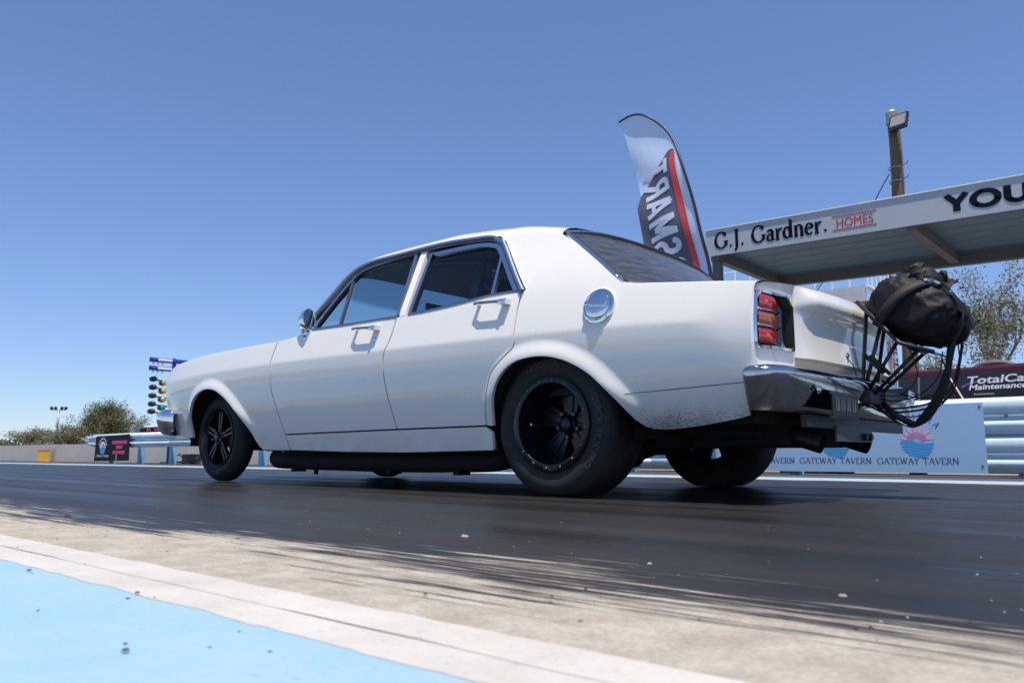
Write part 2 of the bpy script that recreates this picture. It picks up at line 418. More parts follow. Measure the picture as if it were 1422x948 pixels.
# ================================================================== THE GROUND
def ground_material():
    m, n, l, b = newmat('drag_strip')
    geo = n.new('ShaderNodeNewGeometry'); sp = n.new('ShaderNodeSeparateXYZ'); l.new(geo.outputs['Position'], sp.inputs[0])
    def scaled(sx, sy):
        q = n.new('ShaderNodeVectorMath'); q.operation = 'MULTIPLY'; q.inputs[1].default_value = (sx, sy, 1); l.new(geo.outputs['Position'], q.inputs[0]); return q.outputs[0]
    def nz(vec, sc, det=6, ro=.6):
        q = n.new('ShaderNodeTexNoise'); q.inputs['Scale'].default_value = sc; q.inputs['Detail'].default_value = det; q.inputs['Roughness'].default_value = ro; l.new(vec, q.inputs['Vector']); return q.outputs[0]
    def mr(src, a, c, lo=0., hi=1.):
        q = n.new('ShaderNodeMapRange'); q.inputs[1].default_value = a; q.inputs[2].default_value = c; q.inputs[3].default_value = lo; q.inputs[4].default_value = hi; l.new(src, q.inputs[0]); return q.outputs[0]
    def mth(op, a, c):
        q = n.new('ShaderNodeMath'); q.operation = op
        for i, v in enumerate((a, c)):
            if isinstance(v, (int, float)): q.inputs[i].default_value = v
            else: l.new(v, q.inputs[i])
        return q.outputs[0]
    streak = nz(scaled(.9, 15), 2.2, 9, .7); streak2 = nz(scaled(.8, 42), 2.0, 7, .7); blot = nz(scaled(.8, 2.2), 1.3, 5)
    fine = nz(scaled(1, 1), 160, 3); med = nz(scaled(1, 1), 14, 6)
    near = mr(sp.outputs[1], 3.06, 2.38); far = mr(sp.outputs[1], -2.45, -2.0)
    edge = mth('MINIMUM', near, far)
    wob = mth('ADD', mth('MULTIPLY', mth('SUBTRACT', streak, .5), 1.35), mth('MULTIPLY', mth('SUBTRACT', blot, .5), 1.0))
    wob = mth('ADD', wob, mth('MULTIPLY', mth('SUBTRACT', streak2, .5), 1.1))
    rub = mr(mth('ADD', edge, wob), .40, .60)
    band = nz(scaled(.02, 1.5), 2.6, 4, .5)
    # concrete
    cr = n.new('ShaderNodeValToRGB'); cr.color_ramp.elements[0].color = (.30, .255, .205, 1); cr.color_ramp.elements[1].color = (.43, .385, .32, 1)
    cr.color_ramp.elements[0].position = .3; cr.color_ramp.elements[1].position = .7; l.new(med, cr.inputs[0])
    mf = n.new('ShaderNodeMixRGB'); mf.blend_type = 'MULTIPLY'; mf.inputs[0].default_value = 1
    l.new(cr.outputs[0], mf.inputs[1])
    gv = mr(fine, .3, .7, .78, 1.12); cg = n.new('ShaderNodeCombineColor'); [l.new(gv, cg.inputs[i]) for i in range(3)]; l.new(cg.outputs[0], mf.inputs[2])
    # rubber
    rr = n.new('ShaderNodeValToRGB'); e = rr.color_ramp.elements
    e[0].color = (.004, .004, .0042, 1); e[1].color = (.034, .0315, .029, 1); b.inputs['Specular IOR Level'].default_value = .22; e[0].position = .3; e[1].position = .72
    l.new(mth('ADD', mth('ADD', mth('MULTIPLY', streak2, .35), mth('MULTIPLY', blot, .25)), mth('MULTIPLY', band, .42)), rr.inputs[0])
    mx = n.new('ShaderNodeMixRGB'); l.new(rub, mx.inputs[0]); l.new(mf.outputs[0], mx.inputs[1]); l.new(rr.outputs[0], mx.inputs[2])
    l.new(mx.outputs[0], b.inputs['Base Color'])
    rg = mth('ADD', mth('ADD', mr(streak, .3, .7, .26, .44), mr(streak2, .35, .7, -.04, .10)), mr(band, .35, .65, -.06, .14))
    ro = n.new('ShaderNodeMixRGB'); ro.inputs[1].default_value = (.85, .85, .85, 1); l.new(rub, ro.inputs[0]); l.new(rg, ro.inputs[2])
    l.new(ro.outputs[0], b.inputs['Roughness'])
    hb = mth('ADD', mth('MULTIPLY', fine, .5), mth('MULTIPLY', streak2, .4))
    bp = n.new('ShaderNodeBump'); bp.inputs['Strength'].default_value = .35; bp.inputs['Distance'].default_value = .004; l.new(hb, bp.inputs['Height']); l.new(bp.outputs[0], b.inputs['Normal'])
    return m
def paint_ground(name, col, wear):
    m, n, l, b = newmat(name)
    geo = n.new('ShaderNodeNewGeometry')
    a = n.new('ShaderNodeTexNoise'); a.inputs['Scale'].default_value = 5; a.inputs['Detail'].default_value = 10; a.inputs['Roughness'].default_value = .7; l.new(geo.outputs['Position'], a.inputs['Vector'])
    f = n.new('ShaderNodeTexNoise'); f.inputs['Scale'].default_value = 120; f.inputs['Detail'].default_value = 4; l.new(geo.outputs['Position'], f.inputs['Vector'])
    mr = n.new('ShaderNodeMapRange'); mr.inputs[1].default_value = .38; mr.inputs[2].default_value = .68; mr.inputs[4].default_value = .9; l.new(a.outputs[0], mr.inputs[0])
    mx = n.new('ShaderNodeMixRGB'); mx.inputs[1].default_value = (*col, 1); mx.inputs[2].default_value = (*wear, 1); l.new(mr.outputs[0], mx.inputs[0])
    m2 = n.new('ShaderNodeMapRange'); m2.inputs[1].default_value = .60; m2.inputs[2].default_value = .74; m2.inputs[4].default_value = .5; l.new(f.outputs[0], m2.inputs[0])
    m3 = n.new('ShaderNodeMixRGB'); m3.inputs[2].default_value = (.25, .24, .23, 1); l.new(m2.outputs[0], m3.inputs[0]); l.new(mx.outputs[0], m3.inputs[1])
    l.new(m3.outputs[0], b.inputs['Base Color']); b.inputs['Roughness'].default_value = .65
    bp = n.new('ShaderNodeBump'); bp.inputs['Strength'].default_value = .4; bp.inputs['Distance'].default_value = .003; l.new(f.outputs[0], bp.inputs['Height']); l.new(bp.outputs[0], b.inputs['Normal'])
    return m
M['track'] = ground_material()
M['whiteline'] = paint_ground('white_ground_paint', (.53, .495, .45), (.42, .385, .34))
M['bluepaint'] = paint_ground('blue_ground_paint', (.235, .40, .54), (.31, .42, .50))
M['dirt'] = mat('far_ground', (.20, .17, .13), .9, vary=.25, vscale=.3)
M['asphalt'] = mat('asphalt', (.055, .055, .055), .8, vary=.3, vscale=3)
M['farpad'] = mat('pale_concrete_pad', (.34, .32, .29), .85, vary=.15, vscale=2)
M['joint'] = mat('dark_joint', (.06, .05, .04), .9)
rng = random.Random(5)
def sheet(name, x0, x1, y0, y1, z, m): return struct(mesh_obj(name, [(x0, y0, z), (x1, y0, z), (x1, y1, z), (x0, y1, z)], [(0, 1, 2, 3)], m))
def ragged(name, ya, yb, z, m, amp, x0=-9, xfine=14, x1=400, step=.025):
    """a painted strip with slightly uneven edges"""
    xs = []; x = x0
    while x < xfine: xs.append(x); x += step
    xs += [xfine+(x1-xfine)*i/40 for i in range(41)]
    va = [(x, ya+amp*noise.noise((x*9, ya*7, 3))+amp*.6*noise.noise((x*41, ya, 8)), z) for x in xs]
    vb = [(x, yb+amp*noise.noise((x*9, yb*7, 5))+amp*.6*noise.noise((x*41, yb, 1)), z) for x in xs]
    n = len(xs)
    return struct(mesh_obj(name, va+vb, [(i, i+1, n+i+1, n+i) for i in range(n-1)], m))
# broad land, falling gently away past the far barrier
struct(mesh_obj('ground', [(-600, -900, -.30), (1500, -900, -.30), (1500, -13, -.30), (-600, -13, -.30), (1500, -4.6, -.012), (-600, -4.6, -.012), (1500, 700, -.012), (-600, 700, -.012)],
                [(0, 1, 2, 3), (3, 2, 4, 5), (5, 4, 6, 7)], M['dirt']))
sheet('track', -40, 420, -2.9, 3.02, -.004, M['track'])
sheet('median_pavement', -40, 420, -4.6, -2.9, -.008, M['asphalt'])
struct(mesh_obj('far_lane', [(-40, -13, -.285), (420, -13, -.285), (420, -5.2, -.012), (-40, -5.2, -.012)], [(0, 1, 2, 3)], M['farpad']))
ragged('blue_apron', 3.13, 9.0, -.0022, M['bluepaint'], .010)
ragged('white_edge_line', 3.012, 3.156, -.0017, M['whiteline'], .006)
ragged('white_edge_line', -2.40, -2.25, -.0028, M['whiteline'], .006)
ragged('blue_edge_strip', -2.90, -2.39, -.0034, M['bluepaint'], .01)
xs = [-3+.03*i for i in range(260)]
jw = [max(.0004, .0005+.0026*(noise.noise((x*3, 1, 7))-.05)*(1 if x < -.4 else max(0, 1-(x+.4)*1.0))) for x in xs]
jc = [3.088+.004*noise.noise((x*6, 2, 1)) for x in xs]
struct(mesh_obj('crack', [(x, c-w, -.0011) for x, c, w in zip(xs, jc, jw)]+[(x, c+w, -.0011) for x, c, w in zip(xs, jc, jw)], [(i, i+1, 260+i+1, 260+i) for i in range(259)], M['joint']))

# ================================================================== THE CAR BODY SURFACE
def tab(t, x):
    if x <= t[0][0]: return t[0][1]
    if x >= t[-1][0]: return t[-1][1]
    for i in range(len(t)-1):
        if t[i][0] <= x <= t[i+1][0]: break
    x0, y0 = t[i]; x1, y1 = t[i+1]; h = x1-x0
    def sl(j):
        if j <= 0: return (t[1][1]-t[0][1])/(t[1][0]-t[0][0])
        if j >= len(t)-1: return (t[-1][1]-t[-2][1])/(t[-1][0]-t[-2][0])
        a = (t[j][1]-t[j-1][1])/(t[j][0]-t[j-1][0]); b2 = (t[j+1][1]-t[j][1])/(t[j+1][0]-t[j][0])
        return 0.0 if a*b2 <= 0 else 2*a*b2/(a+b2)
    m0 = sl(i)*h; m1 = sl(i+1)*h; u = (x-x0)/h
    return (2*u**3-3*u**2+1)*y0+(u**3-2*u**2+u)*m0+(-2*u**3+3*u**2)*y1+(u**3-u**2)*m1
def sst(a, b2, x):
    u = min(1, max(0, (x-a)/(b2-a))); return u*u*(3-2*u)
ZC = [(-1.2, .66), (-.93, .675), (-.658, .695), (-.356, .707), (.166, .722), (1.077, .735), (2.187, .745), (3.0, .738), (3.6, .722)]
WC = [(-1.2, .885), (-1.0, .905), (-.7, .922), (-.3, .932), (.3, .935), (1.5, .935), (2.4, .933), (3.0, .922), (3.4, .902), (3.62, .880), (3.765, .85)]
ZB = [(-1.2, .86), (-.6, .90), (.2, .954), (.8, .934), (1.2, .938), (1.9, .926), (2.4, .905), (3.0, .893), (3.5, .85)]
TUM = .46
REAR_ARCH = smooth_path([(.352, .199), (.346, .25), (.34, .315), (.318, .415), (.285, .491), (.232, .55), (.157, .592), (.066, .608), (-.03, .606), (-.121, .585), (-.199, .55), (-.264, .507), (-.326, .447), (-.377, .393), (-.412, .351), (-.444, .318)], 4)
FRONT_ARCH = smooth_path([(3.305, .298), (3.298, .343), (3.285, .416), (3.244, .503), (3.171, .572), (3.062, .614), (2.953, .624), (2.849, .607), (2.744, .556), (2.66, .495), (2.583, .426), (2.502, .342), (2.438, .268), (2.396, .228), (2.362, .21)], 4)
RA_C = REAR_ARCH[6:-4]; FA_C = FRONT_ARCH[2:-8]
def softmax0(d, k):
    q = d/k
    return d if q > 40 else k*math.log1p(math.exp(q)) if q > -40 else 0.0
def SY(x, z):
    """half width of the body side at station x and height z"""
    zc = tab(ZC, x); w = tab(WC, x); zb = tab(ZB, x)
    k = .0045+.05*sst(-.70, -1.0, x)
    d = z-zc; up = .23; dn = .06
    sp = softmax0(d, k); sn = softmax0(-d, k)
    u = sn/.17; y = w-up*sp-.045*sn-.135*(.17*(u**3-u**4/2) if u < 1 else .17*.5+(sn-.17))
    kb = .012+.035*sst(.35, .05, x)
    y -= (TUM-up)*softmax0(z-zb, kb)
    if z < .72:
        if -.55 < x < .46:
            q = seg_dist(RA_C, x, z)
            if q < .085: y += .024*(1-sst(.004, .085, q))*sst(.30, .48, z)
        elif 2.3 < x < 3.45:
            q = seg_dist(FA_C, x, z)
            if q < .085: y += .024*(1-sst(.004, .085, q))*sst(.30, .48, z)
    return y
def snormal(x, z, Y):
    e = .0015; return Vector((-(Y(x+e, z)-Y(x-e, z))/(2*e), 1, -(Y(x, z+e)-Y(x, z-e))/(2*e))).normalized()
FEAT = []
for off in (-.05, -.03, -.018, -.010, -.005, 0, .005, .010, .018, .03, .05):
    x = -1.0
    while x < 3.75: FEAT.append((x, tab(ZC, x)+off)); x += .035
for pl, sgn in ((REAR_ARCH, 1), (FRONT_ARCH, 1)):
    for off in (.006, .012, .019, .027, .036, .046, .056, .066, .076, .086, .1):
        FEAT += resample(offset_path(pl, off), .012)+resample(offset_path(pl, -off), .012)
def panel_data(outline, Y, grid=.04, d=0.0):
    out = resample(list(outline)+[outline[0]], .03)[:-1]
    if area2(out) < 0: out.reverse()
    xs = [p[0] for p in out]; zs = [p[1] for p in out]
    pts = list(out); x = min(xs)
    cand = [p for p in FEAT if min(xs) < p[0] < max(xs) and min(zs) < p[1] < max(zs)]
    i = 0
    while x < max(xs):
        z = min(zs)+(grid*.5 if i % 2 else 0)
        while z < max(zs): cand.append((x, z)); z += grid
        x += grid*.87; i += 1
    cells = {}
    for p in cand:
        key = (int(p[0]/.0045), int(p[1]/.0045))
        if key in cells: continue
        if inside(out, *p) and seg_dist(out, *p, closed=True) > .005: cells[key] = 1; pts.append(p)
    n = len(out)
    v, e, f, *_ = delaunay_2d_cdt([Vector(p) for p in pts], [(i, (i+1) % n) for i in range(n)], [list(range(n))], 1, 1e-5)
    return [(p.x, p.y) for p in v], [tuple(q) for q in f], out
def panel(name, outline, m, parent, side=1, Y=SY, lip=.02, gap=.0042, cache={}):
    key = (name, id(outline))
    if key not in cache:
        ol = inset(resample(list(outline)+[outline[0]], .03)[:-1], gap) if gap else outline
        cache[key] = panel_data(ol, Y)
    v2, f2, out = cache[key]
    V = []; N = []; F = []
    for x, z in v2: V.append((x, side*Y(x, z), z)); q = snormal(x, z, Y); N.append((q.x, side*q.y, q.z))
    for f in f2: F.append(f if side < 0 else tuple(reversed(f)))
    n = len(out); k = len(V)
    for i in range(n):        # turned-in edge
        x, z = out[i]; a = Vector(out[i-1]); c = Vector(out[(i+1) % n]); t = (c-a).normalized(); nn = Vector((t.y, 0, -t.x))
        y = Y(x, z); V.append((x, side*y, z)); V.append((x-nn.x*.002, side*(y-lip), z-nn.z*.002)); N += [tuple(nn), tuple(nn)]
    for i in range(n):
        a = k+2*i; b2 = k+2*((i+1) % n); q = (a, b2, b2+1, a+1); F.append(q if side > 0 else tuple(reversed(q)))
    o = mesh_obj(name, V, F, m, parent, True)
    # make the winding agree with the outward normals, then fix the shading normals exactly
    me = o.data; me.update()
    flip = [p.index for p in me.polygons if p.normal.dot(Vector(N[p.vertices[0]])) < 0]
    if flip:
        bm = bmesh.new(); bm.from_mesh(me); bm.faces.ensure_lookup_table()
        bmesh.ops.reverse_faces(bm, faces=[bm.faces[i] for i in flip]); bm.to_mesh(me); bm.free()
    me.normals_split_custom_set_from_vertices(N)
    return o
def grid_surf(name, rows, m, parent, smooth=True):
    nr, nc = len(rows), len(rows[0]); V = [p for r_ in rows for p in r_]
    F = [(i*nc+j, i*nc+j+1, (i+1)*nc+j+1, (i+1)*nc+j) for i in range(nr-1) for j in range(nc-1)]
    o = mesh_obj(name, V, F, m, parent, smooth)
    return o
def bez(p0, p1, p2, p3, t): return tuple((1-t)**3*a+3*(1-t)**2*t*b2+3*(1-t)*t*t*c+t**3*d for a, b2, c, d in zip(p0, p1, p2, p3))

car = thing('sedan_car', 'white four-door sedan with black wheels and a parachute frame on its tail', 'car', (1.4, 0, 0))
def cp(o): return local(car, o)   # car parts are modelled in world coordinates
# outlines, (x, z)
FD_FRONT = [(2.15, .893), (2.166, .868), (2.189, .768), (2.192, .655), (2.181, .54), (2.116, .369), (2.09, .305)]
B_GAP = [(1.031, .915), (1.05, .796), (1.084, .72), (1.095, .644), (1.083, .497), (1.034, .314)]
RD_REAR = [(.153, .941), (.163, .846), (.163, .726), (.166, .672), (.223, .631), (.31, .57), (.344, .505), (.373, .422), (.386, .317)]
ZE_F = [(1.82, .93), (1.95, .904), (2.175, .888), (2.55, .886), (2.944, .884), (3.2, .876), (3.381, .866), (3.57, .85), (3.69, .822)]
zef = lambda x: tab(ZE_F, x)
def smo(p, n=5): return smooth_path(p, n)
fender = [(2.15, zef(2.15))]+[(x, zef(x)) for x in (2.4, 2.7, 2.95, 3.15, 3.3, 3.4, 3.5, 3.6, 3.69)]+smo([(3.69, .822), (3.745, .775), (3.765, .72), (3.76, .64), (3.73, .52), (3.64, .41), (3.515, .318)])[1:]+[(3.40, .300)]+list(FRONT_ARCH)+[(2.2, .206), (2.053, .206)]+smo([(2.053, .206), (2.09, .305), (2.116, .369), (2.181, .54), (2.192, .655), (2.189, .768), (2.166, .868), (2.15, .889)])[1:-1]
front_door = smo(FD_FRONT)+[(1.034, .314)]+list(reversed(smo(B_GAP)))[1:]+[(1.2, .917), (1.549, .924), (1.802, .929), (1.86, zef(1.86)), (1.95, zef(1.95)), (2.05, zef(2.05))]
rear_door = smo(B_GAP)+[(.386, .317)]+list(reversed(smo(RD_REAR)))[1:]+[(.355, .947), (.6, .929), (.8, .921), (.929, .919)]
rocker = [(2.09, .305), (2.053, .207), (1.494, .195), (1.0, .190), (.356, .199), (.352, .25), (.350, .29), (.386, .317), (1.034, .314)]
quarter = smo(RD_REAR)+[(.352, .312)]+[p for p in REAR_ARCH if p[1] > .305]+smo([(-.444, .318), (-.507, .284), (-.604, .277), (-.759, .291), (-.906, .314), (-.934, .323)])[1:]+[(-.943, .512), (-.956, .551), (-.971, .576), (-.972, .684), (-.976, .785), (-.985, .822)]+[(-.845, .842), (-.678, .862), (-.53, .88), (-.427, .893), (-.39, .905)]+[(-.256, 1.018), (-.104, 1.140), (.009, 1.218)]+smo([(.009, 1.218), (.1, 1.240), (.3, 1.276), (.44, 1.292)])[1:]+[(.419, 1.273), (.374, 1.241), (.139, .944)]
arch_tail = [(.352, .199), (.346, .25), (.352, .31), (.386, .317)]
for s in (1, -1):
    fe = cp(panel('front_fender', fender, M['paint'], car, s)); fd = cp(panel('front_door', front_door, M['paint'], car, s))
    rd = cp(panel('rear_door', rear_door, M['paint'], car, s)); rk = cp(panel('rocker_panel', rocker, M['paint'], car, s))
    qp = cp(panel('quarter_panel', quarter, M['paint'], car, s))
    # --- window frames, glass and trim
    def ribbon(name, pa, pb, m, parent, o0, o1, n=60):
        pa = count_resample(pa, n); pb = count_resample(pb, n)
        r1 = [(x, s*(SY(x, z)+o0), z) for x, z in pa]; r2 = [(x, s*(SY(x, z)+o1), z) for x, z in pa]
        r3 = [(x, s*(SY(x, z)+o1), z) for x, z in pb]; r4 = [(x, s*(SY(x, z)+o0), z) for x, z in pb]
        return cp(grid_surf(name, [r1, r2, r3, r4], m, parent, False))
    fpath = smo([(1.80, .93), (1.789, .942), (1.703, 1.083), (1.605, 1.219), (1.54, 1.266), (1.382, 1.289), (1.085, 1.298)], 6)+[(1.037, .921)]
    rpath = [(.942, .921), (.954, 1.284)]+smo([(.954, 1.284), (.629, 1.277), (.458, 1.250), (.382, 1.201), (.186, .956)], 6)[1:]
    ribbon('window_frame', fpath, offset_path(fpath, -.024), M['steel'], fd, -.03, .001)
    ribbon('window_frame', rpath, offset_path(rpath, .024), M['steel'], rd, -.03, .001)
    ribbon('window_seal', fpath, offset_path(fpath, .012), M['black'], fd, -.03, -.010)
    ribbon('window_seal', rpath, offset_path(rpath, -.012), M['black'], rd, -.03, -.010)
    for poly, par in ((fpath, fd), (rpath, rd)):
        v2, f2, out = panel_data(poly, SY, .09)
        cp(mesh_obj('window_glass', [(x, s*(SY(x, z)-.018), z) for x, z in v2], f2, M['glass'], par, True))
    # vent window dividers
    for a, c, par in (((1.605, 1.222), (1.547, .924), fd), ((.378, 1.196), (.349, .946), rd)):
        ribbon('window_divider', [(a[0]+.009, a[1]), (c[0]+.009, c[1])], [(a[0]-.009, a[1]), (c[0]-.009, c[1])], M['steel'] if par is rd else M['trimgrey'], par, -.022, -.004, 8)
    ribbon('belt_moulding', [(1.81, .934), (1.549, .929), (1.032, .922)], [(1.81, .923), (1.549, .918), (1.032, .911)], M['trimgrey'], fd, -.01, .004, 20)
    bm_r = [(.94, .924), (.8, .925), (.6, .933), (.355, .951), (.16, .949)]
    ribbon('belt_moulding', bm_r, [(x, z-.010) for x, z in bm_r], M['trimgrey'], rd, -.01, .004, 20)
    # centre pillar and drip rail
    ribbon('centre_pillar', [(1.013, .915), (1.040, 1.31)], [(.966, .917), (.992, 1.31)], M['paint'], car, -.03, -.002, 12)
    gut = smo([(1.905, .93), (1.856, 1.007), (1.762, 1.127), (1.645, 1.272), (1.491, 1.326), (1.241, 1.332), (.865, 1.333), (.647, 1.317), (.494, 1.300), (.419, 1.273), (.374, 1.241), (.25, 1.083), (.139, .942)], 5)
    ribbon('drip_rail', gut, offset_path(gut, .010), M['chrome'], car, -.01, .020, 110)
    ribbon('window_surround', offset_path(gut, .009), offset_path(gut, .030), M['trimgrey'], car, -.02, .006, 110)
    # --- door handles
    for hx, hz, par in ((1.255, .866, fd), (.315, .892, rd)):
        y = SY(hx, hz); b = B()
        b.tube([(hx+.105, s*(y+.030), hz+.012), (hx+.06, s*(y+.040), hz+.010), (hx-.05, s*(y+.040), hz+.002), (hx-.075, s*(y+.038), hz)], [.007, .008, .0085, .008], 8)
        b.box(hx+.088, hx+.108, s*(y-.002), s*(y+.034), hz+.004, hz+.020)
        b.box(hx-.105, hx-.055, s*(y-.002), s*(y+.042), hz-.014, hz+.012)
        b.lathe([(0, .052), (.010, .05), (.012, .045), (.012, 0)], (hx-.075, s*y, hz-.002), (0, s, 0), 14)
        cp(b.build('door_handle', M['chrome'], par, angle=.7))
    yk = SY(1.19, .80)
    cp(B().lathe([(0, .006), (.011, .005), (.014, 0)], (1.185, s*yk, .803), (0, s, .1), 16).build('key_lock', M['chrome'], fd, True))
    # --- dirty seam along the lower rear quarter
    ribbon('panel_seam', [(-.412, .4285), (-.66, .438), (-.93, .448)], [(-.412, .4265), (-.66, .4345), (-.93, .445)], M['black'], qp, -.002, .0008, 30)
# --- chrome fuel cap, near side only
nq = snormal(-.304, .803, SY); fc0 = Vector((-.304, SY(-.304, .803), .803))
qpn = [o for o in car.children if o.name.startswith('quarter_panel')][0]
b = B(); b.lathe([(.078, -.004), (.078, .012), (.070, .016), (.066, .012), (.062, .012), (.060, .022), (.052, .028), (.030, .031), (0, .032)], fc0, nq, 40)
fcap = cp(b.build('fuel_cap', M['chrome'], qpn, angle=.6))
b = B(); ux = Vector((1, 0, .12)).normalized(); uz = nq.cross(ux)
b.prism([(-.055, -.010), (.055, -.010), (.055, .010), (-.055, .010)], lambda a, c, d: fc0+ux*a+uz*c*(1-(d-.028)*8)+nq*d, .028, .041)
cp(b.build('fuel_cap_grip', M['chrome'], qpn, bevel=.003))

# --- roof, bonnet, boot lid
ZG = [(-.02, 1.212), (.009, 1.218), (.1, 1.240), (.3, 1.276), (.44, 1.292), (.494, 1.300), (.647, 1.317), (.865, 1.333), (1.241, 1.332), (1.491, 1.326), (1.645, 1.272)]
def cap(name, xs, ze, crown, m, parent, handle, pull, nose=None, tail=None, drop=0., inn=0.):
    rows = []
    tt = [0, .015, .035, .06, .09, .13, .18, .25, .35, .5, .65, .8, 1]
    for x in xs:
        z0 = ze(x)-.0048; y0 = SY(x, z0)-inn-.0004; e = .002; sl = (SY(x, z0-.004)-SY(x, z0-.012))/.008
        zc = z0+crown(x); half = []
        for t in tt:
            y, z = bez((y0, z0), (y0+sl*handle, z0+handle), (pull*y0, zc), (0, zc), t); half.append((y, z-drop))
        prof = [(y, z) for y, z in half]+[(-y, z) for y, z in reversed(half[:-1])]
        row = []
        for y, z in prof:
            q = 1-(y/y0)**2; dx = (nose(x)*q if nose else 0)+(tail(x)*q if tail else 0); row.append((x+dx, y, z))
        rows.append(row)
    return cp(grid_surf(name, rows, m, parent))
zg = lambda x: tab(ZG, x)
def lin(a, c, n): return [a+(c-a)*i/n for i in range(n+1)]
rn = lambda x: .10*sst(1.35, 1.645, x)-.06*sst(.25, .0, x)
cap('roof', lin(.006, 1.645, 40), zg, lambda x: .105-.055*sst(.35, 0, x)-.03*sst(1.4, 1.65, x), M['paint'], car, .068-.0, .78, nose=rn)
cap('headliner', lin(.02, 1.63, 16), zg, lambda x: .075-.03*sst(.3, 0, x)-.02*sst(1.4, 1.65, x), M['trim'], car, .035, .55, nose=rn, drop=.035, inn=.03)
cap('bonnet', lin(1.90, 3.69, 30), zef, lambda x: .045, M['paint'], car, .025, .6, nose=lambda x: .05*sst(3.3, 3.66, x))
ZD = [(-.99, .8225), (-.845, .842), (-.678, .862), (-.53, .88), (-.427, .893), (-.37, .908)]
YT0 = SY(-.985, .8175)-.0004; BOW = lambda y: .08*(1-min(1, (y/YT0)**2))
cap('boot_lid_top', lin(-.985, -.38, 16), lambda x: tab(ZD, x), lambda x: .03, M['paint'], car, .02, .6, nose=lambda x: -.08*sst(-.6, -.985, x)-.12*sst(-.6, -.38, x))
# rear face of the boot and the corner pieces beside it
TP = [(.862, .0), (.850, -.006), (.832, -.018), (.805, -.030), (.780, -.033), (.760, -.026), (.735, -.004), (.700, .002), (.64, .000), (.590, -.004), (.556, -.008)]
def _ztop():
    z0 = .8177; y0 = YT0; sl = (SY(-.985, z0-.004)-SY(-.985, z0-.012))/.008; t_ = []
    for i in range(101):
        t_.append(bez((y0, z0), (y0+sl*.02, z0+.02), (.6*y0, z0+.03), (0, z0+.03), i/100))
    return sorted(t_)
_ZT = _ztop()
def ZTOP(y):
    y = abs(y)
    if y >= _ZT[-1][0]: return _ZT[-1][1]
    for a, c in zip(_ZT[:-1], _ZT[1:]):
        if a[0] <= y <= c[0]: return a[1]+(c[1]-a[1])*(y-a[0])/max(1e-9, c[0]-a[0])
    return _ZT[0][1]
def tail_z(y, z): return z if z < .79 else .79+(z-.79)*(ZTOP(y)-.79)/(.862-.79)
def yedge(z): return min(.893, SY(-.98, min(z, .818))-.006)
def yl(y, z): return y if y < .62 else .62+(y-.62)*(yedge(z)-.62)/(.893-.62)     # the corner leans in with the body side
def tail_x(y, z):
    z = min(.862, max(.45, z))
    for (za, da), (zb, db) in zip(TP[:-1], TP[1:]):
        if zb <= z <= za:
            q = da+(db-da)*(za-z)/(za-zb); c = sst(.50, .625, abs(y)); return -.985-BOW(y)+q*(1-c)+.011*c*(1 if z < .80 else max(0, (.862-z)/.062))
    return -.985-BOW(y)+.011
def tail_grid(name, y0, y1, zs, m, parent, off=0.0, ny=14):
    return cp(grid_surf(name, [[(tail_x(y, z)+off, math.copysign(yl(abs(y), tail_z(y, z)), y), tail_z(y, z)) for y in lin(y0, y1, ny)] for z in zs], m, parent))
zz = [.862, .856, .85, .842, .832, .82, .805, .792, .78, .77, .76, .748, .735, .72, .7, .67, .64, .615, .59, .572, .556]
lid = tail_grid('boot_lid_face', -.612, .612, zz, M['paint'], car, ny=30)
b = B(); ylist = lin(-.612, .612, 20)
b.strip([(tail_x(y, .556), y, .556) for y in ylist], [(tail_x(y, .556)+.05, y, .553) for y in ylist]); cp(b.build('boot_lid_edge', M['paint'], lid))
for s in (1, -1):
    b = B()
    for z in zip(zz[:-1], zz[1:]):
        t0, t1 = tail_z(.612, z[0])-.002, tail_z(.612, z[1])-.002; b.add([(tail_x(.612, z[0]), s*.612, t0), (tail_x(.612, z[1]), s*.612, t1), (tail_x(.612, z[1])+.03, s*.612, t1-.004), (tail_x(.612, z[0])+.03, s*.612, t0-.004)], [(0, 1, 2, 3)])
    cp(b.build('boot_lid_flange', M['paint'], lid))
